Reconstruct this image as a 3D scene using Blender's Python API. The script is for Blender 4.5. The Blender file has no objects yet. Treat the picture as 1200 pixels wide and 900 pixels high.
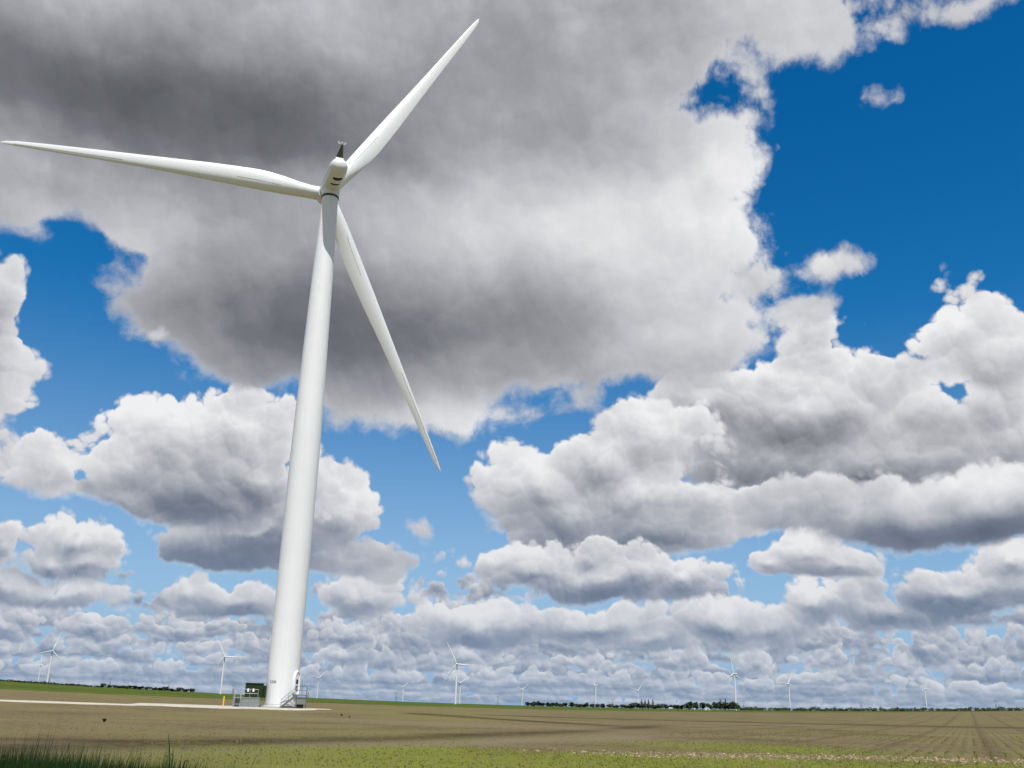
import bpy, bmesh, math, random
from mathutils import Vector, Matrix, noise as mnoise

random.seed(7)
R = math.radians
C = bpy.context.scene.collection

# ------------------------------------------------------------------ camera
cam_data = bpy.data.cameras.new('camera')
cam_data.sensor_width = 36.0
cam_data.lens = 1136.0 / 1200.0 * 36.0
cam_data.clip_start = 0.1
cam_data.clip_end = 60000.0
cam = bpy.data.objects.new('camera', cam_data)
C.objects.link(cam)
EYE = 1.9
cam.matrix_world = (Matrix.Translation((0, 0, EYE)) @ Matrix.Rotation(R(90 + 18.31), 4, 'X')
                    @ Matrix.Rotation(R(1.7), 4, 'Z'))
bpy.context.scene.camera = cam

# ------------------------------------------------------------------ exposure, sun
vs = bpy.context.scene.view_settings
vs.view_transform = 'Standard'
vs.look = 'None'
vs.exposure = 0.0
vs.gamma = 1.0
vs.use_curve_mapping = False

SUN_EL, SUN_AZ = 63.0, 168.0            # azimuth clockwise from +Y (the view direction)
sun_data = bpy.data.lights.new('sun', 'SUN')
sun_data.energy = 5.0
sun_data.angle = R(0.5)
sun_data.color = (1.0, 0.98, 0.945)
sun = bpy.data.objects.new('sun', sun_data)
C.objects.link(sun)
sun.location = (20, -60, 120)
to_sun = Vector((math.sin(R(SUN_AZ)) * math.cos(R(SUN_EL)), math.cos(R(SUN_AZ)) * math.cos(R(SUN_EL)), math.sin(R(SUN_EL))))
sun.rotation_euler = to_sun.to_track_quat('Z', 'Y').to_euler()

# ------------------------------------------------------------------ sky: Nishita air with a procedural cumulus field
# every cloud sits at a fixed direction in the sky: (azimuth, elevation, half width, half height[, amount]) in degrees
CLOUDS = [
    {'name': 'far puffs three', 'where': ('low',), 'fine': True, 'relief': 0.55, 'slope': 0.2, 'base': 0.55, 'billow': 0.26, 'wisp': 0.3, 'soft': 0.05, 'rim': 0.3, 'blend': 0.12, 'grain': 0.1, 'puffs': [(-28.68, 1.11, 0.81, 0.28), (-28.31, 1.29, 0.41, 0.24), (-27.21, 1.09, 0.76, 0.25), (-26.85, 1.23, 0.38, 0.21), (-24.6, 1.36, 0.91, 0.29), (-24.18, 1.51, 0.44, 0.25), (-22.5, 1.2, 1.15, 0.21), (-21.94, 1.35, 0.58, 0.17), (-18.18, 1.27, 0.82, 0.26), (-17.76, 1.42, 0.44, 0.22), (-16.54, 1.56, 1.28, 0.31), (-10.98, 1.62, 0.74, 0.27), (-10.63, 1.82, 0.37, 0.23), (-8.45, 1.71, 0.8, 0.32), (-8.09, 1.9, 0.38, 0.28), (-5.34, 1.58, 0.96, 0.28), (-4.87, 1.73, 0.48, 0.23), (-2.6, 1.48, 0.67, 0.32), (-0.14, 1.59, 0.97, 0.28), (0.34, 1.75, 0.48, 0.23), (1.89, 1.7, 0.87, 0.28), (4.54, 1.72, 0.67, 0.32), (4.88, 1.92, 0.34, 0.28), (6.17, 1.63, 1.0, 0.28), (6.65, 1.82, 0.48, 0.23), (9.36, 1.89, 0.8, 0.32), (9.79, 2.08, 0.38, 0.27), (11.51, 1.8, 1.12, 0.23), (12.07, 1.9, 0.56, 0.18), (14.31, 1.77, 1.0, 0.36), (16.48, 1.91, 1.29, 0.27), (21.66, 1.7, 0.59, 0.26), (21.96, 1.83, 0.29, 0.22), (23.11, 1.77, 0.58, 0.21), (25.62, 1.85, 0.87, 0.21), (28.95, 1.78, 0.89, 0.24), (29.41, 1.91, 0.44, 0.2)], 'dark': [], 'lit': []},
    {'name': 'far puffs two', 'where': ('low',), 'fine': True, 'relief': 0.55, 'slope': 0.2, 'base': 0.55, 'billow': 0.42, 'wisp': 0.35, 'soft': 0.07, 'rim': 0.3, 'blend': 0.2, 'grain': 0.1, 'puffs': [(-29.55, 1.8, 0.95, 0.52), (-29.13, 2.11, 0.48, 0.41), (-27.27, 1.87, 1.49, 0.37), (-26.53, 2.07, 0.77, 0.33), (-22.29, 2.28, 1.49, 0.39), (-21.62, 2.53, 0.75, 0.3), (-17.46, 2.14, 1.54, 0.4), (-16.68, 2.36, 0.8, 0.31), (-13.83, 2.38, 1.37, 0.59), (-13.22, 2.68, 0.69, 0.46), (-8.85, 2.52, 1.94, 0.55), (-7.87, 2.84, 1.0, 0.42), (-1.73, 2.66, 1.8, 0.51), (-0.82, 2.97, 0.92, 0.42), (4.25, 2.6, 1.55, 0.37), (9.52, 2.67, 1.89, 0.6), (14.23, 2.81, 1.01, 0.45), (17.43, 2.86, 1.42, 0.49), (18.16, 3.13, 0.71, 0.4), (21.84, 2.74, 1.22, 0.39), (22.44, 2.92, 0.58, 0.3), (25.56, 2.73, 0.92, 0.34), (26.02, 2.91, 0.47, 0.3), (28.54, 2.67, 1.32, 0.53), (29.21, 2.92, 0.63, 0.41)], 'dark': [], 'lit': []},
    {'name': 'far puffs one', 'where': ('low',), 'fine': True, 'relief': 0.55, 'slope': 0.2, 'base': 0.55, 'billow': 0.6, 'wisp': 0.5, 'soft': 0.1, 'rim': 0.3, 'blend': 0.3, 'grain': 0.1, 'puffs': [(-30.48, 2.81, 1.55, 0.56), (-29.73, 3.14, 0.81, 0.45), (-26.53, 3.38, 1.56, 0.84), (-25.81, 3.81, 0.79, 0.68), (-22.38, 3.41, 1.5, 0.7), (-17.7, 3.39, 2.25, 0.63), (-16.59, 3.76, 1.12, 0.5), (-9.01, 3.4, 1.76, 0.74), (-4.6, 3.75, 2.23, 0.85), (-3.51, 4.21, 1.12, 0.71), (2.92, 3.69, 2.88, 0.8), (4.33, 4.1, 1.46, 0.66), (12.75, 3.88, 1.87, 0.74), (13.7, 4.31, 0.93, 0.6), (16.88, 3.93, 1.66, 0.77), (17.72, 4.34, 0.8, 0.59), (22.6, 3.66, 1.63, 0.87), (23.47, 4.1, 0.79, 0.7), (28.42, 3.83, 2.17, 0.62), (29.52, 4.16, 1.05, 0.5)], 'dark': [], 'lit': []},
    {'name': 'low bank right', 'mid': True, 'where': ('low',), 'relief': 0.5, 'slope': 0.22, 'base': 0.56, 'billow': 0.75, 'wisp': 0.5, 'soft': 0.14, 'rim': 0.3, 'puffs': [(25.05, 6.48, 5.34, 1.32), (27.62, 7.72, 1.59, 1.3), (17.4, 5.57, 1.54, 1.37), (21.14, 5.43, 3.45, 1.07), (-1.06, 4.19, 4.41, 1.23), (5.31, 4.59, 5.85, 1.04), (12.5, 4.48, 3.28, 1.11), (8.69, 3.96, 2.87, 0.94), (15.04, 4.37, 2.3, 1.01)], 'dark': [(24.52, 5.4, 4.94, 0.61, 0.26), (0.44, 3.2, 4.39, 0.47, 0.2)], 'lit': [(17.21, 6.22, 1.36, 0.74, 0.3), (26.82, 7.75, 1.61, 0.87, 0.2), (-1.57, 4.89, 2.95, 0.48, 0.2), (12.52, 5.18, 2.36, 0.47, 0.15)]},
    {'name': 'left cluster', 'mid': True, 'where': ('low',), 'relief': 0.5, 'slope': 0.22, 'base': 0.6, 'billow': 0.75, 'wisp': 0.4, 'soft': 0.14, 'rim': 0.3, 'puffs': [(-23.75, 7.59, 2.26, 1.07), (-24.93, 6.63, 1.63, 0.88), (-22.84, 6.67, 1.86, 0.89), (-24.26, 5.05, 3.11, 0.7), (-27.45, 7.07, 0.71, 1.03), (-26.62, 5.05, 1.57, 0.77), (-15.52, 5.15, 3.02, 1.01), (-17.63, 5.58, 1.34, 0.73), (-7.97, 5.37, 2.42, 1.14)], 'dark': [(-23.56, 5.9, 2.91, 0.35, 0.25), (-24.57, 4.42, 3.24, 0.3, 0.2), (-15.87, 4.21, 3.17, 0.41, 0.2)], 'lit': [(-23.93, 8.2, 2.1, 0.54, 0.2)]},
    {'name': 'left edge tower', 'where': ('low', 'high'), 'relief': 0.4, 'slope': 0.08, 'base': 0.72, 'billow': 1.2, 'wisp': 0.6, 'soft': 0.16, 'rim': 0.2, 'puffs': [(-30.2, 19.64, 1.37, 2.6), (-29.2, 16.66, 1.78, 2.19), (-29.19, 14.4, 1.59, 1.22), (-27.79, 11.24, 1.84, 0.88), (-29.34, 13.03, 1.18, 1.74)], 'dark': [(-29.77, 17.46, 1.04, 3.93, 0.18), (-28.07, 10.53, 2.38, 0.35, 0.16)], 'lit': []},
    {'name': 'left cumulus base', 'where': ('low', 'high'), 'relief': 0.42, 'slope': 0.14, 'base': 0.56, 'billow': 1.3, 'wisp': 0.5, 'soft': 0.16, 'rim': 0.25, 'floor': 6.57, 'puffs': [(-13.24, 10.13, 4.32, 2.88), (-14.46, 8.12, 7.04, 1.61), (-9.84, 10.35, 2.17, 2.24), (-8.89, 9.67, 1.38, 1.75), (-17.69, 7.9, 4.09, 1.21), (-8.37, 7.51, 2.25, 1.64)], 'dark': [(-17.15, 7.24, 5.46, 0.74, 0.22), (-12.97, 7.5, 5.69, 0.95, 0.22), (-13.19, 9.65, 2.39, 1.25, 0.1)], 'lit': [(-9.96, 11.82, 2.18, 0.88, 0.2), (-8.64, 10.91, 1.29, 0.88, 0.12)]},
    {'name': 'left cumulus', 'where': ('low', 'high'), 'relief': 0.48, 'slope': 0.12, 'base': 0.68, 'billow': 1.5, 'wisp': 0.5, 'soft': 0.16, 'rim': 0.25, 'floor': 8.32, 'puffs': [(-19.15, 13.7, 3.7, 2.17), (-15.94, 14.76, 2.12, 1.64), (-14.38, 15.31, 0.88, 0.87), (-23.47, 11.28, 3.35, 1.64), (-25.63, 10.84, 1.82, 1.16), (-27.31, 10.85, 1.61, 0.79), (-21.26, 12.27, 2.23, 1.67), (-17.13, 10.78, 5.58, 2.17), (-14.41, 11.98, 2.4, 2.41)], 'dark': [(-17.47, 9.8, 4.6, 0.94, 0.34), (-15.31, 11.42, 2.38, 1.24, 0.2), (-19.49, 11.04, 3.17, 0.75, 0.1), (-21.98, 9.63, 2.17, 0.36, 0.12)], 'lit': [(-20.04, 15.03, 4.15, 1.04, 0.14), (-23.61, 11.63, 2.15, 0.82, 0.1)]},
    {'name': 'right upper', 'where': ('low', 'high'), 'relief': 0.42, 'slope': 0.12, 'base': 0.68, 'billow': 1.4, 'wisp': 1.0, 'soft': 0.2, 'rim': 0.25, 'floor': 9.85, 'puffs': [(26.23, 19.93, 1.75, 2.36), (23.82, 19.38, 2.27, 1.57), (27.93, 18.44, 2.11, 1.97), (21.38, 18.2, 3.72, 1.88), (25.29, 16.43, 5.22, 2.56), (17.44, 16.56, 6.75, 2.89), (11.51, 17.3, 4.07, 2.28), (28.45, 14.31, 2.04, 2.66), (18.59, 20.35, 1.46, 1.05), (20.33, 16.85, 2.8, 1.9), (15.35, 14.23, 7.27, 2.13), (22.36, 13.88, 6.71, 2.05)], 'holes': [(25.88, 16.93, 0.26, 0.18)], 'dark': [(15.23, 12.06, 7.67, 1.06, 0.32), (13.45, 15.52, 3.97, 1.76, 0.16), (22.74, 13.15, 5.31, 0.93, 0.16), (18.29, 15.07, 2.84, 1.15, 0.1)], 'lit': [(26.04, 20.97, 1.59, 1.18, 0.14), (23.18, 19.92, 2.29, 0.93, 0.12), (15.61, 18.61, 4.47, 0.97, 0.1), (18.43, 16.98, 1.91, 0.86, 0.1), (22.17, 16.71, 1.82, 0.94, 0.1)]},
    {'name': 'right lobes', 'where': ('low', 'high'), 'relief': 0.45, 'slope': 0.14, 'base': 0.66, 'billow': 1.3, 'wisp': 0.6, 'soft': 0.18, 'rim': 0.25, 'floor': 7.1, 'puffs': [(9.31, 10.43, 5.45, 2.25), (5.3, 8.93, 4.75, 1.66), (2.29, 9.37, 3.02, 1.48), (8.4, 15.62, 3.08, 1.99), (5.3, 13.88, 3.91, 2.2), (1.46, 12.42, 3.18, 2.09), (3.28, 11.06, 4.07, 1.98), (8.34, 12.15, 4.53, 2.27), (12.06, 11.88, 2.95, 1.36)], 'dark': [(5.8, 8.69, 6.98, 1.07, 0.3), (9.81, 10.92, 3.47, 1.08, 0.16), (2.27, 10.35, 2.53, 0.69, 0.1)], 'lit': [(1.18, 13.41, 2.27, 0.9, 0.12), (5.3, 15.13, 2.59, 0.8, 0.1), (8.41, 16.37, 2.06, 0.8, 0.1)]},
    {'name': 'right small', 'mid': True, 'where': ('low', 'high'), 'relief': 0.45, 'slope': 0.18, 'base': 0.64, 'billow': 0.7, 'wisp': 0.5, 'soft': 0.14, 'rim': 0.25, 'floor': 6.77, 'puffs': [(17.36, 8.45, 1.93, 1.31), (18.91, 7.86, 1.8, 0.83), (15.71, 8.0, 1.12, 0.75)], 'dark': [(18.19, 7.22, 2.71, 0.37, 0.2)], 'lit': [(16.94, 9.11, 1.39, 0.66, 0.14)]},
    {'name': 'right dark base', 'where': ('low', 'high'), 'relief': 0.3, 'slope': 0.12, 'base': 0.56, 'billow': 1.0, 'wisp': 0.7, 'soft': 0.22, 'rim': 0.25, 'floor': 8.14, 'puffs': [(16.61, 11.3, 3.77, 1.62), (22.91, 10.37, 5.21, 1.83), (27.19, 10.83, 3.26, 2.21), (19.17, 11.22, 2.29, 1.22)], 'dark': [(22.8, 9.33, 5.62, 1.0, 0.36), (27.41, 9.26, 2.41, 0.79, 0.24)], 'lit': [(26.53, 12.22, 3.32, 0.72, 0.2), (28.06, 11.21, 1.61, 0.88, 0.12)]},
    {'name': 'mid low lobes', 'mid': True, 'where': ('low', 'high'), 'relief': 0.5, 'slope': 0.18, 'base': 0.62, 'billow': 0.8, 'wisp': 0.5, 'soft': 0.15, 'rim': 0.28, 'floor': 5.38, 'puffs': [(1.22, 7.48, 3.3, 1.17), (5.8, 7.09, 5.43, 1.45), (10.1, 7.05, 2.52, 1.15), (4.81, 8.19, 2.99, 1.07), (-0.19, 7.83, 1.7, 0.88)], 'dark': [(6.29, 5.95, 5.88, 0.43, 0.26), (1.35, 6.42, 2.98, 0.39, 0.16)], 'lit': [(1.3, 8.26, 2.51, 0.59, 0.2), (10.22, 7.81, 1.94, 0.58, 0.16)]},
    {'name': 'overhead mass', 'where': ('high',), 'relief': 0.11, 'slope': 0.04, 'grain': 0.16, 'base': 0.64, 'billow': 0.9, 'wisp': 2.8, 'soft': 0.5, 'rim': 0.2, 'puffs': [(-27.09, 33.48, 15.53, 5.4), (-11.31, 36.47, 18.94, 8.89), (1.77, 34.55, 14.68, 9.29), (-10.12, 25.22, 15.56, 8.3), (-2.19, 19.75, 8.02, 4.03), (-6.9, 18.5, 6.29, 3.3), (-15.47, 21.19, 7.04, 4.35), (-19.68, 22.55, 4.85, 4.23), (5.3, 26.38, 10.51, 7.39), (9.72, 27.72, 4.93, 5.33), (12.87, 30.89, 2.74, 3.29), (8.5, 21.36, 6.36, 3.29), (12.69, 21.21, 3.1, 2.46), (18.61, 37.75, 4.6, 2.14), (5.3, 19.9, 3.19, 3.01), (-28.57, 26.84, 7.0, 2.16), (-29.55, 25.01, 2.97, 1.9), (-29.1, 29.4, 6.62, 2.95), (-22.67, 24.42, 2.83, 2.29)], 'holes': [(2.14, 17.76, 1.37, 0.6), (6.61, 17.28, 1.77, 0.9), (-25.57, 23.29, 2.07, 1.17), (-27.99, 23.97, 0.95, 0.53), (14.19, 34.71, 2.23, 0.99)], 'dark': [(-26.18, 31.49, 12.71, 3.62, 0.42), (-15.78, 31.73, 9.12, 2.74, 0.18), (0.5, 37.28, 10.19, 4.06, 0.22), (-8.91, 23.85, 10.71, 2.95, 0.14), (-10.71, 20.21, 9.33, 2.96, 0.34), (-16.96, 21.0, 4.45, 1.92, 0.1), (-0.1, 21.34, 3.24, 2.01, 0.1)], 'lit': [(1.93, 27.85, 7.3, 2.94, 0.18), (13.72, 31.52, 3.28, 3.26, 0.17), (10.72, 24.75, 4.81, 3.92, 0.18), (15.13, 27.86, 2.11, 3.8, 0.1), (-3.08, 16.09, 5.75, 1.11, 0.28), (-22.83, 23.92, 2.82, 2.29, 0.14), (19.1, 37.03, 3.25, 1.72, 0.12), (-30.22, 34.34, 2.24, 1.2, 0.12), (-8.76, 28.28, 3.31, 1.45, 0.08)]},
    {'name': 'small scraps', 'where': ('low', 'high'), 'relief': 0.25, 'slope': 0.05, 'base': 0.66, 'billow': 0.6, 'wisp': 1.8, 'soft': 0.34, 'rim': 0.1, 'puffs': [(19.32, 24.5, 1.39, 0.85), (20.53, 24.7, 0.69, 0.47), (18.57, 22.03, 1.18, 0.67), (24.02, 32.98, 0.35, 0.22), (29.92, 36.63, 3.25, 0.56), (28.0, 36.88, 1.44, 0.36), (-5.18, 9.51, 0.4, 0.29), (-21.78, 18.86, 0.42, 0.23), (15.16, 24.0, 1.34, 0.87)], 'dark': [], 'lit': [(19.28, 24.6, 1.49, 0.94, 0.1)]},
]
# end of cloud table

SKY_STRENGTH = 0.1
world = bpy.data.worlds.new('World')
bpy.context.scene.world = world
world.use_nodes = True
world.cycles.sampling_method = 'MANUAL'
world.cycles.sample_map_resolution = 512
wt = world.node_tree
wt.nodes.clear()


class V:
    """a float socket with arithmetic that builds math nodes"""
    tree = wt

    def __init__(self, s):
        self.s = s

    @classmethod
    def m(cls, op, *a, clamp=False):
        n = cls.tree.nodes.new('ShaderNodeMath')
        n.operation = op
        n.use_clamp = clamp
        for i, x in enumerate(a):
            if isinstance(x, V):
                cls.tree.links.new(x.s, n.inputs[i])
            else:
                n.inputs[i].default_value = float(x)
        return V(n.outputs[0])

    def __add__(s, o): return V.m('ADD', s, o)
    __radd__ = __add__
    def __sub__(s, o): return V.m('SUBTRACT', s, o)
    def __rsub__(s, o): return V.m('SUBTRACT', o, s)
    def __mul__(s, o): return V.m('MULTIPLY', s, o)
    __rmul__ = __mul__
    def __truediv__(s, o): return V.m('DIVIDE', s, o)
    def __neg__(s): return V.m('MULTIPLY', s, -1)
    def clamp(s): return V.m('ADD', s, 0, clamp=True)


def sstep(x, a, b, lo=0.0, hi=1.0):
    n = V.tree.nodes.new('ShaderNodeMapRange')
    n.interpolation_type = 'SMOOTHSTEP'
    V.tree.links.new(x.s, n.inputs[0])
    for i, v in enumerate((a, b, lo, hi)):
        if isinstance(v, V):
            V.tree.links.new(v.s, n.inputs[i + 1])
        else:
            n.inputs[i + 1].default_value = v
    return V(n.outputs[0])


def xyz(x, y, z=0.0):
    n = V.tree.nodes.new('ShaderNodeCombineXYZ')
    for i, v in enumerate((x, y, z)):
        if isinstance(v, V):
            V.tree.links.new(v.s, n.inputs[i])
        else:
            n.inputs[i].default_value = v
    return n.outputs[0]


def vmath(op, *a):
    n = V.tree.nodes.new('ShaderNodeVectorMath')
    n.operation = op
    for i, x in enumerate(a):
        if isinstance(x, bpy.types.NodeSocket):
            V.tree.links.new(x, n.inputs[i])
        elif isinstance(x, (tuple, Vector)):
            n.inputs[i].default_value = x
    return n


def fbm(vec, scale, detail=5, rough=0.5, distort=0.0, color=False, lac=2.0):
    n = V.tree.nodes.new('ShaderNodeTexNoise')
    n.noise_dimensions = '2D'
    V.tree.links.new(vec, n.inputs['Vector'])
    n.inputs['Scale'].default_value = scale
    n.inputs['Detail'].default_value = detail
    n.inputs['Roughness'].default_value = rough
    n.inputs['Lacunarity'].default_value = lac
    n.inputs['Distortion'].default_value = distort
    return n.outputs[1] if color else V(n.outputs[0])


def bumps(vec, scale):
    n = V.tree.nodes.new('ShaderNodeTexVoronoi')
    n.voronoi_dimensions = '2D'
    n.feature = 'F1'
    V.tree.links.new(vec, n.inputs['Vector'])
    n.inputs['Scale'].default_value = scale
    d = V(n.outputs['Distance'])
    return V.m('MULTIPLY_ADD', d * d, -1.0, 0.28)


def lobe_group(name, glow):
    """one ellipse of a cloud: joined to the running union (or hole), or added as a soft light or dark reach"""
    g = bpy.data.node_groups.new(name, 'ShaderNodeTree')
    for nm, ty in (('Prev', 'NodeSocketFloat'), ('P', 'NodeSocketVector'), ('Scale', 'NodeSocketVector'), ('Offset', 'NodeSocketVector'), ('Amount', 'NodeSocketFloat'), ('Blend', 'NodeSocketFloat')):
        g.interface.new_socket(nm, in_out='INPUT', socket_type=ty)
    g.interface.new_socket('Out', in_out='OUTPUT', socket_type='NodeSocketFloat')
    i, o = g.nodes.new('NodeGroupInput'), g.nodes.new('NodeGroupOutput')
    old, V.tree = V.tree, g
    v = vmath('MULTIPLY_ADD', i.outputs['P'], i.outputs['Scale'], i.outputs['Offset']).outputs[0]
    prev, am, bl = (V(i.outputs[k]) for k in ('Prev', 'Amount', 'Blend'))
    if glow:
        q = V(vmath('DOT_PRODUCT', v, v).outputs['Value'])
        res = V.m('MULTIPLY_ADD', V.m('EXPONENT', q * -0.7), am, prev)
    else:
        ln = V(vmath('LENGTH', v).outputs['Value'])
        d = V.m('MULTIPLY_ADD', ln, am * -1.0, am)
        res = V.m('SMOOTH_MAX', prev, d, bl)
    g.links.new(res.s, o.inputs[0])
    V.tree = old
    return g


def build_sky():
    LOBE, GLOW = lobe_group('cloud lobe', False), lobe_group('cloud reach', True)

    def lobe(group, prev, p, a0, e0, ra, re, amount, blend=0.0):
        n = wt.nodes.new('ShaderNodeGroup')
        n.node_tree = group
        if isinstance(prev, V):
            wt.links.new(prev.s, n.inputs[0])
        else:
            n.inputs[0].default_value = prev
        wt.links.new(p, n.inputs[1])
        n.inputs[2].default_value = (1 / ra, 1 / re, 0)
        n.inputs[3].default_value = (-a0 / ra, -e0 / re, 0)
        n.inputs[4].default_value = amount
        n.inputs[5].default_value = blend
        return V(n.outputs[0])

    nt = wt
    tc = nt.nodes.new('ShaderNodeTexCoord')
    nrm = vmath('NORMALIZE', tc.outputs['Generated']).outputs[0]
    sep = nt.nodes.new('ShaderNodeSeparateXYZ')
    nt.links.new(nrm, sep.inputs[0])
    dx, dy, dz = (V(o) for o in sep.outputs)
    az = V.m('ARCTAN2', dx, dy) * (180 / math.pi)
    el = V.m('ARCSINE', dz) * (180 / math.pi)
    P = xyz(az, el)
    Q0 = vmath('SCALE', P); Q0.inputs['Scale'].default_value = 1 / 16.0
    Q0 = Q0.outputs[0]
    warpc = vmath('SUBTRACT', fbm(Q0, 2.6, 5, 0.55, color=True), (0.5, 0.5, 0.5)).outputs[0]
    Q = vmath('MULTIPLY_ADD', warpc, (0.12, 0.12, 0), Q0).outputs[0]
    sunward = (0.012, 0.034, 0)
    # billows (rounded bumps of three sizes) and their relief towards the sun (high, slightly right)
    B1, B2, B3 = bumps(Q, 3.3), bumps(Q, 7.3), bumps(Q, 16.0)
    B4 = bumps(Q, 36.0)
    Qs = vmath('ADD', Q, sunward).outputs[0]
    B1s, B2s = bumps(Qs, 3.3), bumps(Qs, 7.3)
    Qt = vmath('ADD', Q, (0.005, 0.014, 0)).outputs[0]
    B3s = bumps(Qt, 16.0)
    B4s = bumps(vmath('ADD', Q, (0.002, 0.006, 0)).outputs[0], 36.0)
    B = B1 * 0.9 + B2 * 0.55 + B3 * 0.30 + B4 * 0.16
    W = fbm(Q, 3.4, 8, 0.6) - 0.5
    Wu = fbm(vmath('ADD', Q, (0.02, 0.06, 0)).outputs[0], 3.4, 4, 0.55) - 0.5
    relief = (B1 - B1s) * 0.8 + (B2 - B2s) * 0.55 + (B3 - B3s) * 0.36 + (B4 - B4s) * 0.16 + (W - Wu) * 0.55
    rrel = (B3 - B3s) * 0.9 + (B4 - B4s) * 0.7
    Br = B3 * 0.6 + B4 * 0.4
    Ws = fbm(Q, 2.4, 3, 0.5) - 0.5
    Pw = vmath('MULTIPLY_ADD', warpc, (2.4, 2.0, 0), P).outputs[0]
    sp = nt.nodes.new('ShaderNodeSeparateXYZ'); nt.links.new(Pw, sp.inputs[0])
    elw = V(sp.outputs[1])
    Pu = vmath('ADD', Pw, (0.35, 1.1, 0)).outputs[0]

    acc = {'low': None, 'high': None}     # the low and the high sky are composed apart, so each ray works out only one

    def over(a, s, where):
        for w in where:
            if acc[w] is None:
                acc[w] = (a, s)
            else:
                A, S = acc[w]
                n = nt.nodes.new('ShaderNodeMix')
                nt.links.new(a.s, n.inputs[0]); nt.links.new(S.s, n.inputs[2]); nt.links.new(s.s, n.inputs[3])
                acc[w] = (1.0 - (1.0 - A) * (1.0 - a), V(n.outputs[0]))

    # rows of flat-based cumulus towards the horizon, farthest first
    # broad light and dark reaches of the far deck, foreshortened towards the horizon
    lnel = V.m('LOGARITHM', V.m('MAXIMUM', el, 0.0) + 1.3, math.e)
    G = fbm(xyz(az * 0.28, lnel * 2.0), 1.5, 5, 0.5) - 0.5
    G2 = fbm(xyz(az * 0.28 + 0.02, lnel * 2.0 + 0.11), 1.5, 4, 0.5) - 0.5
    rows = [(0.0, 0.65, .85, -.34), (0.45, 0.7, .70, -.32), (0.9, 0.9, .56, -.28), (1.5, 1.15, .42, -.23),
            (2.3, 1.45, .32, -.19), (3.2, 1.8, .25, -.14), (4.2, 2.1, .20, -.07), (5.5, 2.4, .16, 0.02)]
    for k, (b, h, fr, thr) in enumerate(rows):
        bb = B3 * 0.35 + B4 * 0.65 if k < 5 else Br
        n = fbm(xyz(az, 13.7 * k + 3.1), fr, 3, 0.6)
        hh = (n - (0.42 + thr)) * (3.0 * h)
        bv = el - (b + 0.10 * h * math.sin(k * 2.1)) + Ws * (0.6 * h) + G * (0.5 * h)
        up_ = hh - bv + bb * (1.1 * h) + W * (0.8 * h)
        fld = V.m('SMOOTH_MIN', up_, bv * 1.2, 0.12 * h)
        a = sstep(fld, -0.06 * h, 0.22 * h)
        s = 0.38 + sstep(bv / h, -0.05, 0.8) * 0.30 + rrel * 0.45 + (G - G2) * 0.6 + G * 0.35 + (1.0 - sstep(up_, 0.0, 0.5 * h)) * 0.14
        over(a, s, ('low',))

    def union(L, p):
        D = -50.0
        for (a0, e0, ra, re) in L['puffs']:
            D = lobe(LOBE, D, p, a0, e0, ra, re, min(ra, re), L.get('blend', 0.7))
        return D

    # the same broken cumulus goes on over the rest of the sky, beside and above the clouds listed one by one
    aside = V.m('MAXIMUM', V.m('ABSOLUTE', az) - 40.0, el - 47.0)
    fld = (fbm(Q0, 1.1, 3, 0.5) - 0.47) * 16.0 + V.m('MINIMUM', aside * 0.5, 0.0) + B * 1.6 + W * 2.0
    over(sstep(fld, -0.3, 0.6), 0.72 - sstep(fld, 0.5, 4.5) * 0.4 + relief * 0.3 + Ws * 0.3, ('low', 'high'))

    # the single clouds
    Pnear = vmath('ADD', Pw, (0.12, 0.36, 0)).outputs[0]
    for L in CLOUDS:
        fine, mid = L.get('fine', False), L.get('mid', False)
        D = union(L, Pw)
        slope = D - union(L, Pnear if fine or mid else Pu)
        if fine or mid:
            slope = slope * 3.0
        for (a0, e0, ra, re) in L.get('holes', ()):
            D = 0.0 - lobe(LOBE, 0.0 - D, Pw, a0, e0, ra, re, min(ra, re), 0.8)
        if 'floor' in L:                          # flat condensation base
            D = V.m('SMOOTH_MIN', D, (elw - L['floor']) * 0.9, 0.7 * L.get('blend', 0.7))
        # the tops boil, the bases stay smooth
        boil = (B3 * 0.9 + B4 * 0.6) if fine else (B2 * 0.85 + B3 * 0.45 + B4 * 0.25) if mid else B
        rel = rrel if fine else ((B2 - B2s) * 0.6 + (B3 - B3s) * 0.5 + (B4 - B4s) * 0.25 + (W - Wu) * 0.4) if mid else relief
        fld = D + boil * sstep(slope, -0.7, 0.3, 0.35 * L['billow'], 1.7 * L['billow']) + W * (1.6 * L['wisp'])
        a = sstep(fld, -L['soft'], L['soft'] * 1.6)
        s = L['base'] + rel * L.get('relief', 0.8) + slope * L.get('slope', 0.16) + Ws * 0.25 + W * L.get('grain', 0.08)
        s = s + (1.0 - sstep(fld, 0.0, 0.3 if fine else 0.7 if mid else 1.4)) * (L['rim'] * 0.5)
        for key, sg in (('dark', -1.0), ('lit', 1.0)):
            for (a0, e0, ra, re, am) in L.get(key, ()):
                s = lobe(GLOW, s, Pw, a0, e0, ra, re, sg * am)
        over(a, s, L['where'])

    sky = nt.nodes.new('ShaderNodeTexSky')
    sky.sky_type = 'NISHITA'
    sky.sun_disc = False
    sky.sun_elevation = R(SUN_EL)
    sky.sun_rotation = R(SUN_AZ)
    sky.altitude = 200
    sky.air_density = 1.0
    sky.dust_density = 0.4
    sky.ozone_density = 2.0
    hs = nt.nodes.new('ShaderNodeHueSaturation')
    nt.links.new(sstep(el, 1.0, 24.0, 1.05, 1.54).s, hs.inputs['Saturation'])
    hs.inputs['Value'].default_value = 1.10
    nt.links.new(sky.outputs[0], hs.inputs['Color'])
    # the air pales towards the horizon, and far clouds take on its blue
    elp = V.m('MAXIMUM', el, 0.0)
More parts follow.
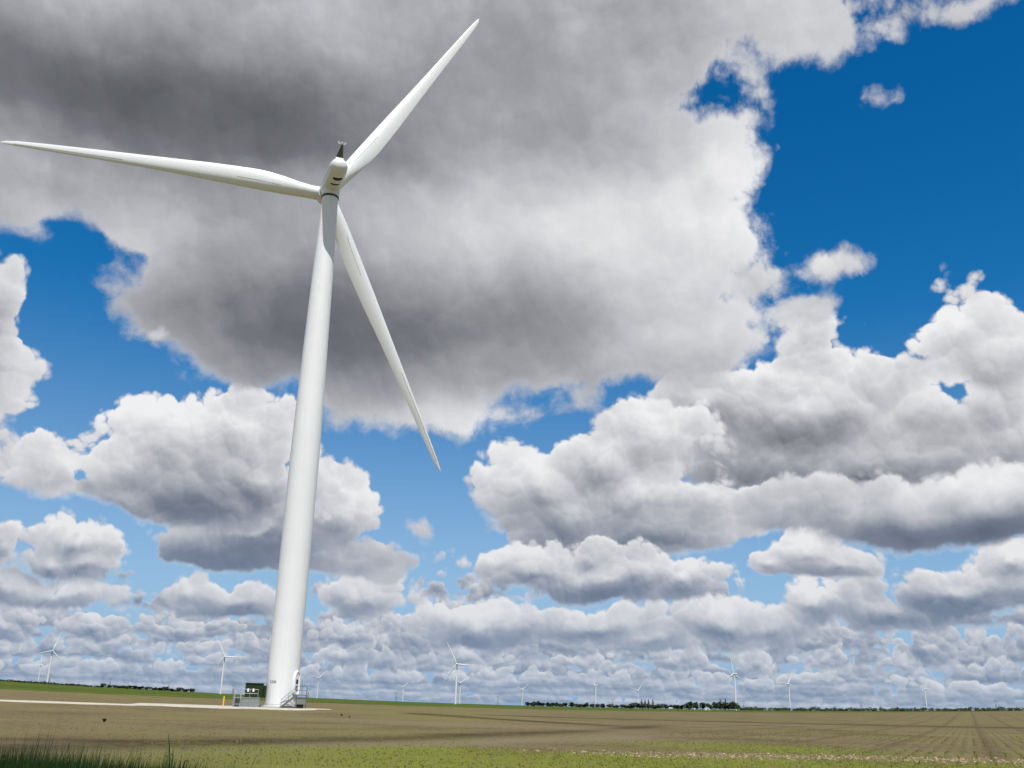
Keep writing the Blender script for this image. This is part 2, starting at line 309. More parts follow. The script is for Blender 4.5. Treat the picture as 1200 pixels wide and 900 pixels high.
    low = nt.nodes.new('ShaderNodeMix'); low.data_type = 'RGBA'
    nt.links.new((V.m('EXPONENT', elp * -0.11) * 0.85).s, low.inputs[0])
    nt.links.new(hs.outputs[0], low.inputs[6])
    low.inputs[7].default_value = tuple(c / SKY_STRENGTH for c in (0.15, 0.39, 0.74)) + (1,)
    hz = V.m('EXPONENT', elp * -0.22) * 0.5
    shaders = []
    for w in ('low', 'high'):
        A, S = acc[w]
        ramp = nt.nodes.new('ShaderNodeValToRGB')      # cloud colour from shade
        e = ramp.color_ramp.elements
        e[0].position, e[0].color = 0.0, (0.092, 0.097, 0.110, 1)
        e[1].position, e[1].color = 1.0, (0.88, 0.88, 0.89, 1)
        for p, c in ((0.25, (0.175, 0.182, 0.202)), (0.5, (0.355, 0.363, 0.392)), (0.75, (0.615, 0.62, 0.645))):
            q = e.new(p); q.color = c + (1,)
        nt.links.new(S.clamp().s, ramp.inputs[0])
        # towards the horizon the shaded parts turn blue with the air between
        blue = nt.nodes.new('ShaderNodeValToRGB')
        e = blue.color_ramp.elements
        e[0].position, e[0].color = 0.0, (0.12, 0.15, 0.22, 1)
        e[1].position, e[1].color = 1.0, (0.84, 0.83, 0.83, 1)
        for p, c in ((0.25, (0.19, 0.225, 0.31)), (0.5, (0.36, 0.385, 0.45)), (0.75, (0.60, 0.60, 0.63))):
            q = e.new(p); q.color = c + (1,)
        nt.links.new(S.clamp().s, blue.inputs[0])
        tint = nt.nodes.new('ShaderNodeMix'); tint.data_type = 'RGBA'
        nt.links.new(sstep(el, 4.0, 17.0).s, tint.inputs[0])
        nt.links.new(blue.outputs[0], tint.inputs[6]); nt.links.new(ramp.outputs[0], tint.inputs[7])
        up = vmath('SCALE', tint.outputs[2])
        up.inputs['Scale'].default_value = 1.0 / SKY_STRENGTH
        mix = nt.nodes.new('ShaderNodeMix'); mix.data_type = 'RGBA'
        nt.links.new(A.clamp().s, mix.inputs[0])
        nt.links.new(low.outputs[2], mix.inputs[6]); nt.links.new(up.outputs[0], mix.inputs[7])
        far = nt.nodes.new('ShaderNodeMix'); far.data_type = 'RGBA'
        nt.links.new(hz.s, far.inputs[0]); nt.links.new(mix.outputs[2], far.inputs[6])
        far.inputs[7].default_value = tuple(c / SKY_STRENGTH for c in (0.27, 0.41, 0.60)) + (1,)
        bg = nt.nodes.new('ShaderNodeBackground')
        bg.inputs['Strength'].default_value = SKY_STRENGTH
        nt.links.new(far.outputs[2], bg.inputs['Color'])
        shaders.append(bg)
    ms = nt.nodes.new('ShaderNodeMixShader')
    nt.links.new(V.m('GREATER_THAN', el, 11.5).s, ms.inputs[0])
    nt.links.new(shaders[0].outputs[0], ms.inputs[1]); nt.links.new(shaders[1].outputs[0], ms.inputs[2])
    out = nt.nodes.new('ShaderNodeOutputWorld')
    nt.links.new(ms.outputs[0], out.inputs[0])


build_sky()
bpy.context.scene.cycles.use_denoising = True
bpy.context.scene.cycles.denoiser = 'OPENIMAGEDENOISE'
bpy.context.scene.cycles.use_adaptive_sampling = True
bpy.context.scene.cycles.adaptive_threshold = 0.012
bpy.context.scene.cycles.adaptive_min_samples = 4

# ------------------------------------------------------------------ helpers
def sm(a, b, x):
    t = min(1.0, max(0.0, (x - a) / (b - a)))
    return t * t * (3 - 2 * t)


def height(x, y):
    """gently dished farmland, with the low rise the turbine and its track stand on"""
    r = math.hypot(x, y)
    az = abs(math.degrees(math.atan2(x, y)))
    z = 0.0085 * r * min(1.5, (az / 27.0) ** 2) * sm(60, 500, r)
    pad = 0.59 * math.exp(-((y - 139.4) / 24.0) ** 2)
    if x > -14:
        pad *= math.exp(-((x + 14) / 22.0) ** 2)
    return z + pad


def link(name, me, mat=None, parent=None, kind=None):
    o = bpy.data.objects.new(name, me)
    C.objects.link(o)
    if mat is not None and not me.materials:
        me.materials.append(mat)
    if parent is not None:
        o.parent = parent
    if kind:
        o['kind'] = kind
    return o


def tag(o, label, cat, group=None):
    o['label'] = label
    o['category'] = cat
    if group:
        o['group'] = group
    return o


def thing(name, label, cat, loc=(0, 0, 0), rz=0.0, group=None):
    o = bpy.data.objects.new(name, None)
    o.empty_display_size = 0.5
    C.objects.link(o)
    o.location = loc
    o.rotation_euler = (0, 0, rz)
    return tag(o, label, cat, group)


def mesh_from(name, bm, smooth=False):
    me = bpy.data.meshes.new(name)
    bm.normal_update()
    bm.to_mesh(me)
    bm.free()
    if smooth:
        for p in me.polygons:
            p.use_smooth = True
    return me


def auto_smooth(me, angle=35):
    """smooth faces, hard edges where the surface turns sharply"""
    for p in me.polygons:
        p.use_smooth = True
    bm = bmesh.new(); bm.from_mesh(me)
    for e in bm.edges:
        if len(e.link_faces) == 2:
            e.smooth = e.calc_face_angle(0) < R(angle)
    bm.to_mesh(me); bm.free()
    return me


def box(bm, c, s, rot=None, bevel=0.0):
    r = bmesh.ops.create_cube(bm, size=1.0)
    vs_ = r['verts']
    M = Matrix.Translation(c) @ (rot.to_4x4() if rot is not None else Matrix.Identity(4)) @ Matrix.Diagonal((s[0], s[1], s[2], 1))
    bmesh.ops.transform(bm, matrix=M, verts=vs_)
    if bevel:
        es = list({e for v in vs_ for e in v.link_edges})
        bmesh.ops.bevel(bm, geom=es, offset=bevel, segments=2, affect='EDGES', profile=0.7)


def tube(bm, p, q, r, seg=8, r2=None, caps=True):
    p, q = Vector(p), Vector(q)
    d = q - p
    z = d.normalized()
    x = z.orthogonal().normalized()
    y = z.cross(x)
    rings = []
    for c, rr in ((p, r), (q, r if r2 is None else r2)):
        rings.append([bm.verts.new(c + (x * math.cos(t) + y * math.sin(t)) * rr) for t in (2 * math.pi * k / seg for k in range(seg))])
    for k in range(seg):
        bm.faces.new((rings[0][k], rings[0][(k + 1) % seg], rings[1][(k + 1) % seg], rings[1][k]))
    if caps:
        bm.faces.new(rings[0][::-1]); bm.faces.new(rings[1])


def lathe(bm, prof, seg=64, axis='Z', closed=True):
    """prof: list of (radius, height)"""
    rings = []
    for (r, h) in prof:
        ring = []
        for k in range(seg):
            t = 2 * math.pi * k / seg
            c, s_ = math.cos(t) * r, math.sin(t) * r
            ring.append(bm.verts.new((c, s_, h) if axis == 'Z' else (c, h, s_)))
        rings.append(ring)
    for a_, b_ in zip(rings, rings[1:]):
        for k in range(seg):
            bm.faces.new((a_[k], a_[(k + 1) % seg], b_[(k + 1) % seg], b_[k]))
    if closed:
        bm.faces.new(rings[0][::-1]); bm.faces.new(rings[-1])
    bmesh.ops.recalc_face_normals(bm, faces=bm.faces)


# ------------------------------------------------------------------ materials
def mat(name, col, rough=0.6, metal=0.0, spec=0.5, var=0.0, vscale=3.0, bump=0.0, bscale=20.0, coat=0.0):
    m = bpy.data.materials.new(name)
    m.use_nodes = True
    nt = m.node_tree
    b = nt.nodes['Principled BSDF']
    b.inputs['Base Color'].default_value = (*col, 1)
    b.inputs['Roughness'].default_value = rough
    b.inputs['Metallic'].default_value = metal
    b.inputs['Specular IOR Level'].default_value = spec
    b.inputs['Coat Weight'].default_value = coat
    if var or bump:
        tc = nt.nodes.new('ShaderNodeTexCoord')
        n = nt.nodes.new('ShaderNodeTexNoise')
        n.inputs['Scale'].default_value = vscale
        n.inputs['Detail'].default_value = 6
        n.inputs['Roughness'].default_value = 0.6
        nt.links.new(tc.outputs['Object'], n.inputs['Vector'])
        if var:
            mr = nt.nodes.new('ShaderNodeMapRange')
            mr.inputs[1].default_value, mr.inputs[2].default_value = 0.3, 0.7
            mr.inputs[3].default_value, mr.inputs[4].default_value = 1 - var, 1 + var * 0.6
            nt.links.new(n.outputs[0], mr.inputs[0])
            sc_ = nt.nodes.new('ShaderNodeVectorMath'); sc_.operation = 'SCALE'
            sc_.inputs[0].default_value = col
            nt.links.new(mr.outputs[0], sc_.inputs['Scale'])
            nt.links.new(sc_.outputs[0], b.inputs['Base Color'])
        if bump:
            n2 = nt.nodes.new('ShaderNodeTexNoise')
            n2.inputs['Scale'].default_value = bscale
            n2.inputs['Detail'].default_value = 4
            nt.links.new(tc.outputs['Object'], n2.inputs['Vector'])
            bp = nt.nodes.new('ShaderNodeBump')
            bp.inputs['Strength'].default_value = bump
            bp.inputs['Distance'].default_value = 0.02
            nt.links.new(n2.outputs[0], bp.inputs['Height'])
            nt.links.new(bp.outputs[0], b.inputs['Normal'])
    return m


def tower_mat():
    """off-white coating with faint rain streaks running down and a soiled foot"""
    m = mat('tower paint', (0.76, 0.755, 0.73), 0.38)
    nt = m.node_tree
    V.tree = nt
    b = nt.nodes['Principled BSDF']
    tc = nt.nodes.new('ShaderNodeTexCoord')
    mp = nt.nodes.new('ShaderNodeMapping')
    mp.inputs['Scale'].default_value = (2.2, 2.2, 0.045)
    nt.links.new(tc.outputs['Object'], mp.inputs[0])
    n = nt.nodes.new('ShaderNodeTexNoise')
    n.inputs['Scale'].default_value = 1.6; n.inputs['Detail'].default_value = 6; n.inputs['Roughness'].default_value = 0.6
    nt.links.new(mp.outputs[0], n.inputs[0])
    n2 = nt.nodes.new('ShaderNodeTexNoise')
    n2.inputs['Scale'].default_value = 0.35; n2.inputs['Detail'].default_value = 5
    nt.links.new(tc.outputs['Object'], n2.inputs[0])
    k = sstep(V(n.outputs[0]), 0.35, 0.7, 1.0, 0.965) * sstep(V(n2.outputs[0]), 0.3, 0.7, 0.97, 1.0)
    v = vmath('SCALE', (0.82, 0.83, 0.83)); nt.links.new(k.s, v.inputs['Scale'])
    nt.links.new(v.outputs[0], b.inputs['Base Color'])
    V.tree = wt
    return m


M = {
    'tower': tower_mat(),
    'blade': mat('blade gelcoat', (0.80, 0.81, 0.815), 0.34),
    'nacelle': mat('nacelle gelcoat', (0.76, 0.77, 0.775), 0.35, var=0.03, vscale=0.4),
    'seam': mat('seam line', (0.68, 0.67, 0.64), 0.55),
    'strip': mat('leading edge tape', (0.50, 0.49, 0.44), 0.5),
    'black': mat('black rubber', (0.015, 0.015, 0.016), 0.6),
    'vent': mat('vent black', (0.012, 0.013, 0.013), 0.7),
    'fin': mat('sensor mast paint', (0.020, 0.022, 0.012), 0.8, spec=0.1),
    'steel': mat('galvanised steel', (0.42, 0.43, 0.43), 0.5, 0.55, var=0.12, vscale=5),
    'stair': mat('dark galvanised stair steel', (0.13, 0.135, 0.135), 0.6, 0.2, var=0.12, vscale=5),
    'panel': mat('grey panel', (0.24, 0.255, 0.255), 0.55, 0.2, var=0.1, vscale=2),
    'green_box': mat('transformer green', (0.018, 0.032, 0.009), 0.6, spec=0.2, var=0.12, vscale=1.5),
    'white': mat('white sign', (0.85, 0.85, 0.83), 0.5),
    'dark_text': mat('dark lettering', (0.03, 0.03, 0.032), 0.6),
    'yellow': mat('safety yellow', (0.80, 0.47, 0.02), 0.45, var=0.08, vscale=4),
    'concrete': mat('concrete', (0.40, 0.39, 0.36), 0.85, var=0.15, vscale=1.2, bump=0.3),
    'far_white': mat('far turbine paint', (0.70, 0.71, 0.715), 0.5),
    'pylon': mat('weathered lattice steel', (0.16, 0.17, 0.175), 0.6, 0.3),
    'bark': mat('bark', (0.075, 0.058, 0.042), 0.9),
    'shed': mat('pale sheet metal', (0.55, 0.57, 0.57), 0.5),
    'shed_dark': mat('shed door', (0.12, 0.13, 0.14), 0.6),
}


def leaf_mat(name, c1, c2, scale=0.6):
    m = mat(name, c1, 0.75)
    nt = m.node_tree
    b = nt.nodes['Principled BSDF']
    geo = nt.nodes.new('ShaderNodeNewGeometry')
    mx = nt.nodes.new('ShaderNodeMix'); mx.data_type = 'RGBA'
    nt.links.new(geo.outputs['Random Per Island'], mx.inputs[0])
    mx.inputs[6].default_value = (*c1, 1); mx.inputs[7].default_value = (*c2, 1)
    nt.links.new(mx.outputs[2], b.inputs['Base Color'])
    b.inputs['Specular IOR Level'].default_value = 0.2
    return m


M['leaf'] = leaf_mat('tree leaves', (0.022, 0.034, 0.017), (0.042, 0.058, 0.024))
M['leaf_light'] = leaf_mat('lighter tree leaves', (0.040, 0.070, 0.018), (0.075, 0.110, 0.030))
M['grass'] = leaf_mat('shade-toned verge grass', (0.006, 0.022, 0.003), (0.018, 0.050, 0.006))  # greens set very low: the cloud shade over the verge is in the colour
M['sprout'] = leaf_mat('young crop', (0.13, 0.16, 0.014), (0.20, 0.23, 0.028))
M['litter'] = leaf_mat('straw litter', (0.17, 0.11, 0.07), (0.40, 0.30, 0.21))
M['clod'] = leaf_mat('soil clods', (0.060, 0.042, 0.026), (0.13, 0.095, 0.058))

ROW_AZ = 24.66                     # compass line of the crop rows
ROW = Vector((math.sin(R(ROW_AZ)), math.cos(R(ROW_AZ)), 0))
ROWN = Vector((math.cos(R(ROW_AZ)), -math.sin(R(ROW_AZ)), 0))
ROW_STEP = 0.76


def field_mat():
    m = bpy.data.materials.new('field soil'); m.use_nodes = True
    nt = m.node_tree
    V.tree = nt
    b = nt.nodes['Principled BSDF']
    b.inputs['Roughness'].default_value = 0.95
    b.inputs['Specular IOR Level'].default_value = 0.1
    tc = nt.nodes.new('ShaderNodeTexCoord')
    P = tc.outputs['Object']
    sep = nt.nodes.new('ShaderNodeSeparateXYZ'); nt.links.new(P, sep.inputs[0])
    X, Y = V(sep.outputs[0]), V(sep.outputs[1])

    def rgb(fac, c1, c2):
        mx = nt.nodes.new('ShaderNodeMix'); mx.data_type = 'RGBA'
        nt.links.new(fac.s, mx.inputs[0])
        for i, c in ((6, c1), (7, c2)):
            if isinstance(c, tuple): mx.inputs[i].default_value = (*c, 1)
            else: nt.links.new(c, mx.inputs[i])
        return mx.outputs[2]

    big = fbm(P, 0.018, 5, 0.55)
    mid = fbm(P, 0.09, 6, 0.6)
    fine = fbm(P, 1.6, 6, 0.65)
    grit = fbm(P, 9.0, 4, 0.6)
    soil = rgb(sstep(fine * 0.55 + mid * 0.45, 0.36, 0.64), (0.108, 0.082, 0.040), (0.188, 0.150, 0.078))
    soil = rgb(sstep(big + (mid - 0.5) * 0.5, 0.46, 0.62) * 0.55, soil, (0.158, 0.140, 0.050))
    # drier pale ground and darker wet swales lying across the field
    wob = (mid - 0.5) * 14.0 + (fine - 0.5) * 3.0
    def swale(c0, c1, c2, w, x0, x1, seg=6.0):
        c = X * X * c2 + X * c1 + c0
        d = (Y + wob * (w / 9.0) - c) / w
        return V.m('EXPONENT', d * d * -1.0) * sstep(X, x0, x0 + seg) * (1.0 - sstep(X, x1 - seg, x1))
    pale = swale(57.0, 1.55, 0.02, 5.0, -30, 14) * 0.75
    soil = rgb(pale.clamp(), soil, (0.190, 0.155, 0.105))
    dk = swale(70.0, 2.35, 0.02, 6.0, -24, 22) * 0.9 + swale(122.0, -0.75, 0.0, 3.5, -14, 14, 3.0) * 1.0 + swale(184.0, 0.05, 0.0, 10.0, -8, 220) * 0.8 \
        + swale(48.0, 0.3, 0.0, 2.0, -40, -8) * 0.6
    soil = rgb(dk.clamp(), soil, (0.055, 0.037, 0.021))
    pale2 = swale(96.0, -0.2, 0.0, 7.0, -30, 16) * 0.5 + swale(168.0, 0.0, 0.0, 8.0, 20, 60) * 0.7
    soil = rgb(pale2.clamp(), soil, (0.185, 0.150, 0.092))
    # rows: ridges and the line of seedlings on them
    across = vmath('DOT_PRODUCT', P, tuple(ROWN)).outputs['Value']
    wv = V.m('SINE', (V(across) + (fbm(P, 0.22, 3, 0.55) - 0.5) * 0.8) * (2 * math.pi / ROW_STEP))
    along = V(vmath('DOT_PRODUCT', P, tuple(ROW)).outputs['Value'])
    # every few passes a wheel track runs with the rows
    lane = V.m('SINE', V(across) * (2 * math.pi / (ROW_STEP * 8)) + 0.6)
    rowzone = sstep(X + (mid - 0.5) * 30.0, 2.0, 26.0)
    soil = rgb((sstep(wv, 0.1, 0.9) * rowzone * sstep(fine, 0.35, 0.6) * 0.45).clamp(), soil, (0.085, 0.085, 0.028))
    soil = rgb((sstep(lane, 0.80, 0.98) * rowzone * 0.5).clamp(), soil, (0.085, 0.058, 0.036))
    # weeds greening the near strip and scattered patches
    edge = 46.5 - Y + X * 0.05 + (mid - 0.5) * 16.0 + (fine - 0.5) * 5.0
    near = sstep(edge, -1.0, 4.0) * sstep(X + Y * 0.1, -12.0, 2.0) * sstep(fine * 0.6 + grit * 0.4, 0.33, 0.55)
    px_, py_ = (X - 14.5) / 7.5, (Y - 57.0) / 8.0
    patch = V.m('EXPONENT', (px_ * px_ + py_ * py_) * -1.2) * sstep(fine, 0.35, 0.55)
    thin = sstep(mid * 0.6 + big * 0.4, 0.44, 0.60) * sstep(fine, 0.42, 0.62) * 0.55
    soil = rgb(thin.clamp(), soil, (0.125, 0.125, 0.032))
    soil = rgb((near * 0.85 + patch * 0.9).clamp(), soil, (0.150, 0.180, 0.014))
    lit_d = (Y - 44.5 - X * 0.22 + (mid - 0.5) * 5.0) / 1.6
    trash = V.m('EXPONENT', lit_d * lit_d * -1.0) * sstep(X, 1.0, 8.0) * sstep(grit, 0.40, 0.58)
    soil = rgb((trash * 0.55).clamp(), soil, (0.22, 0.155, 0.10))
    # the standing green crop beyond the bare field
    far_y = 520.0 + X * 1.30
    gcrop = sstep(Y - far_y + (mid - 0.5) * 20.0, -4.0, 6.0)
    crop = rgb(sstep(big * 0.5 + mid * 0.5, 0.4, 0.6), (0.045, 0.068, 0.007), (0.080, 0.105, 0.012))
    col = rgb(gcrop, soil, crop)
    nt.links.new(col, b.inputs['Base Color'])
    bp = nt.nodes.new('ShaderNodeBump')
    bp.inputs['Strength'].default_value = 0.9
    bp.inputs['Distance'].default_value = 0.12
    hgt = wv * rowzone * 0.35 + fine * 1.2 + grit * 0.5
    nt.links.new(hgt.s, bp.inputs['Height'])
    nt.links.new(bp.outputs[0], b.inputs['Normal'])
    V.tree = wt
    return m


def gravel_mat():
    m = mat('pale crushed gravel', (0.46, 0.42, 0.34), 0.9, var=0.22, vscale=1.4, bump=0.6, bscale=9.0)
    return m


# ------------------------------------------------------------------ ground
def build_ground():
    azs = [(-66 + 0.55 * k) for k in range(241)]
    azs += [70 + 10 * k for k in range(23)]          # coarse behind the camera, closing the circle at 290 = -70
    rs = [0.0] + [1.5 * (9000 / 1.5) ** (k / 190.0) for k in range(191)]
    verts = [(0, 0, height(0, 0.01))]
    n = len(azs)
    for r in rs[1:]:
        for a in azs:
            x, y = r * math.sin(R(a)), r * math.cos(R(a))
            verts.append((x, y, height(x, y)))
    faces = [(0, 1 + (k + 1) % n, 1 + k) for k in range(n)]
    for i in range(len(rs) - 2):
        b0, b1 = 1 + i * n, 1 + (i + 1) * n
        for k in range(n):
            k2 = (k + 1) % n
            faces.append((b0 + k, b0 + k2, b1 + k2, b1 + k))
    me = bpy.data.meshes.new('ground')
    me.from_pydata(verts, [], faces)
    bm = bmesh.new(); bm.from_mesh(me)
    bmesh.ops.recalc_face_normals(bm, faces=bm.faces)
    if sum(f.normal.z for f in bm.faces) < 0:
        bmesh.ops.reverse_faces(bm, faces=bm.faces)
    bm.to_mesh(me); bm.free()
    for p in me.polygons:
        p.use_smooth = True
    link('field_ground', me, field_mat(), kind='structure')


build_ground()

TX, TY = -30.24, 139.45
TZ = height(TX, TY)
GRAVEL = gravel_mat()


def sheet(name, pts_fn, nu, nv, lift):
    """a thin gravel sheet draped on the ground, with edges turned down into the soil"""
    verts, faces = [], []
    for i in range(nu + 1):
        for j in range(nv + 1):
            x, y = pts_fn(i / nu, j / nv)
            z = height(x, y) + (lift if 0 < j < nv and 0 < i < nu else -0.05)
            verts.append((x, y, z))
    for i in range(nu):
        for j in range(nv):
            a_ = i * (nv + 1) + j
            faces.append((a_, a_ + nv + 1, a_ + nv + 2, a_ + 1))
    me = bpy.data.meshes.new(name)
    me.from_pydata(verts, [], faces)
    bm = bmesh.new(); bm.from_mesh(me)
    bmesh.ops.recalc_face_normals(bm, faces=bm.faces)
    if sum(f.normal.z for f in bm.faces) < 0:
        bmesh.ops.reverse_faces(bm, faces=bm.faces)
    bm.to_mesh(me); bm.free()
    for p in me.polygons: p.use_smooth = True
    return link(name, me, GRAVEL, kind='structure')


def track_pt(u, v):
    x = -44.5 - u * 220
    w = 3.3 + 0.5 * math.sin(x * 0.31) + 0.3 * math.sin(x * 0.83)
    yc = 129.5 + 4.0 * sm(0, 0.5, u) * 0 + 0.6 * math.sin(x * 0.05)
    return x, yc + (v - 0.5) * 2 * w


def pad_pt(u, v):
    # a rounded square worn into the field
    a_, b_ = 2 * u - 1, 2 * v - 1
    m_ = max(abs(a_), abs(b_)); l = math.hypot(a_, b_) or 1
    k = m_ / l * 0.55 + 0.45
    wob = 1 + 0.05 * math.sin(7 * math.atan2(b_, a_)) + 0.03 * math.sin(13 * math.atan2(b_, a_) + 1)
    return -36.5 + a_ * 13.0 * k * wob, 138.0 + b_ * 11.0 * k * wob


sheet('gravel_track', track_pt, 90, 8, 0.05)
sheet('gravel_pad', pad_pt, 40, 40, 0.06)

# ------------------------------------------------------------------ blade (shared by every turbine)
BLADE_L = 48.9
STATIONS = [  # radius, chord, relative thickness, twist deg, offset of pitch axis (fraction of chord from leading edge)
    (0.0, 2.25, 1.0, 13, .5), (1.6, 2.25, 1.0, 13, .5), (3.5, 2.45, .86, 13, .46), (6.0, 2.95, .60, 12, .40), (8.5, 3.20, .44, 11, .36),
    (11.0, 3.26, .36, 9.5, .34), (14.0, 3.10, .31, 8, .33), (18.0, 2.85, .27, 6, .32), (23.0, 2.40, .24, 4, .31), (28.0, 2.02, .22, 2.6, .30),
    (33.0, 1.70, .20, 1.5, .30), (38.0, 1.40, .19, .8, .30), (43.0, 1.10, .18, .2, .30), (46.5, .82, .18, 0, .30), (48.2, .52, .18, 0, .30), (48.9, .12, .2, 0, .35)]


def section(c, tr, round_):
    """closed airfoil of unit chord; round_ = 1 is a circle"""
    pts = []
    nseg = 28
    for k in range(nseg):
        t = 2 * math.pi * k / nseg
        xc = 0.5 - 0.5 * math.cos(t)              # 0 leading edge, 1 trailing edge
        yt = 5 * tr * (0.2969 * math.sqrt(max(xc, 0)) - 0.126 * xc - 0.3516 * xc ** 2 + 0.2843 * xc ** 3 - 0.1036 * xc ** 4)
        ya = (1 if t <= math.pi else -1) * yt + 0.04 * (1 - (2 * xc - 1) ** 2)
        yc = 0.5 * math.sin(t)
        pts.append((xc, ya * (1 - round_) + yc * round_))
    return pts


def station_frame(i):
    return STATIONS[i]


def blade_points():
    rings = []
    for (r, c, tr, tw, ax) in STATIONS:
        round_ = sm(0.42, 0.95, tr)
        tr_ = min(tr, 0.5)
        a_ = R(tw + 4)
        pre = 2.85 * (r / BLADE_L) ** 2           # pre-bend away from the tower
        ring = []
        for (xc, ya) in section(c, tr_, round_):
            u = (ax - xc) * c                      # + towards the leading edge
            w = ya * c                             # + towards the suction (downwind) side
            ring.append(Vector((u * math.cos(a_) + w * math.sin(a_), -(w * math.cos(a_) - u * math.sin(a_)) + pre, r)))
        rings.append(ring)
    return rings


def make_blade_mesh():
    """local frame: z outwards along the blade, x towards the leading edge, y upwind"""
    bm = bmesh.new()
    rings = [[bm.verts.new(p) for p in ring] for ring in blade_points()]
    n = len(rings[0])
    for a_, b_ in zip(rings, rings[1:]):
        for k in range(n):
            bm.faces.new((a_[k], a_[(k + 1) % n], b_[(k + 1) % n], b_[k]))
    bm.faces.new(rings[0][::-1]); bm.faces.new(rings[-1])
    bmesh.ops.recalc_face_normals(bm, faces=bm.faces)
    me = mesh_from('blade', bm)
    return auto_smooth(me, 50)


def make_strip_mesh(name, r0, r1, idx, width=0.045):
    """a raised line running along the blade skin near section point idx"""
    rings = blade_points()
    def at(r, k):
        for i in range(len(STATIONS) - 1):
            if STATIONS[i][0] <= r <= STATIONS[i + 1][0]:
                t = (r - STATIONS[i][0]) / (STATIONS[i + 1][0] - STATIONS[i][0])
                return rings[i][k].lerp(rings[i + 1][k], t)
    bm = bmesh.new()
    prev = None
    n = 24
    for j in range(n + 1):
        r = r0 + (r1 - r0) * j / n
        p, q = at(r, idx), at(r, idx + 1)
        d = (q - p).normalized()
        nrm = d.cross(Vector((0, 0, 1))).normalized()
        if nrm.y > 0: nrm = -nrm
        c = p.lerp(q, 0.5)
        ring = [bm.verts.new(c + d * width * sx + nrm * h) for sx, h in ((-1, -0.03), (-1, 0.014), (1, 0.014), (1, -0.03))]
        if prev:
            for k in range(4):
                bm.faces.new((prev[k], prev[(k + 1) % 4], ring[(k + 1) % 4], ring[k]))
        else:
            bm.faces.new(ring[::-1])
        prev = ring
    bm.faces.new(prev)
    bmesh.ops.recalc_face_normals(bm, faces=bm.faces)
    return mesh_from(name, bm)


BLADE = make_blade_mesh()
STRIP_IN = make_strip_mesh('seam_strip', 6.5, 13.5, 6)
STRIP_OUT = make_strip_mesh('edge_tape', 31.0, 47.0, 5, 0.05)
TILT = R(6)
CONE = R(2.5)


def rotor_frames(phase):
    """blade matrices in turbine space: -y is downwind (nacelle tail), +y upwind, z up; hub at origin"""
    ax = Vector((0, math.cos(TILT), math.sin(TILT)))
    e1 = ax.cross(Vector((0, 0, 1))).normalized()
    e2 = e1.cross(ax)
    for k in range(3):
        t = phase + k * 2 * math.pi / 3
        d = (e1 * math.cos(t) + e2 * math.sin(t)).normalized()
        tang = (-e1 * math.sin(t) + e2 * math.cos(t)).normalized()     # counter-clockwise seen from downwind
        zc = (d * math.cos(CONE) + ax * math.sin(CONE)).normalized()
        yc = (ax * math.cos(CONE) - d * math.sin(CONE)).normalized()
        xc = yc.cross(zc)
        yield d, Matrix((xc, yc, zc)).transposed().to_4x4(), (1 if xc.dot(tang) > 0 else -1)


# ------------------------------------------------------------------ the near turbine
HUB_H, OVER = 80.5, 4.4
TOP_H = HUB_H - 2.2
YAW = R(19.8)           # nacelle turned left of the view direction (counter-clockwise from above)


def tower_radius(h):
    P_ = [(0, 2.16), (20, 2.14), (38, 2.10), (61, 1.68), (TOP_H, 1.27)]
    for (h0, r0), (h1, r1) in zip(P_, P_[1:]):
        if h <= h1:
            return r0 + (r1 - r0) * (h - h0) / (h1 - h0)
    return P_[-1][1]


def nacelle_mesh(seg=48):
    bm = bmesh.new()
    prof = [(1.15, 2.9), (1.48, 2.75), (1.56, 2.2), (1.56, 0.0), (1.53, -3.0), (1.44, -5.8), (1.38, -6.5), (1.28, -6.95), (1.06, -7.35), (0.74, -7.6), (0.34, -7.72), (0.02, -7.75)]
    lathe(bm, prof, seg, 'Y')
    for v in bm.verts:                       # a little flatter on top and under
        if v.co.z > 0: v.co.z *= 0.97
    me = mesh_from('nacelle', bm)
    return auto_smooth(me, 40)


def hub_mesh(seg=40):
    bm = bmesh.new()
    prof = [(1.30, -1.35), (1.58, -1.2), (1.72, -0.4), (1.72, 0.5), (1.60, 1.1), (1.25, 1.75), (0.80, 2.15), (0.35, 2.35), (0.02, 2.4)]
    lathe(bm, prof, seg, 'Y')
    return auto_smooth(mesh_from('hub', bm), 40)


def ring_mesh(name, r0, r1, z0, z1, seg=64):
    bm = bmesh.new()
    lathe(bm, [(r0, z0), (r1, z0), (r1, z1), (r0, z1)], seg, 'Z', closed=False)
    # close inside wall
    return auto_smooth(mesh_from(name, bm), 40)


NAC = nacelle_mesh()
HUBM = hub_mesh()


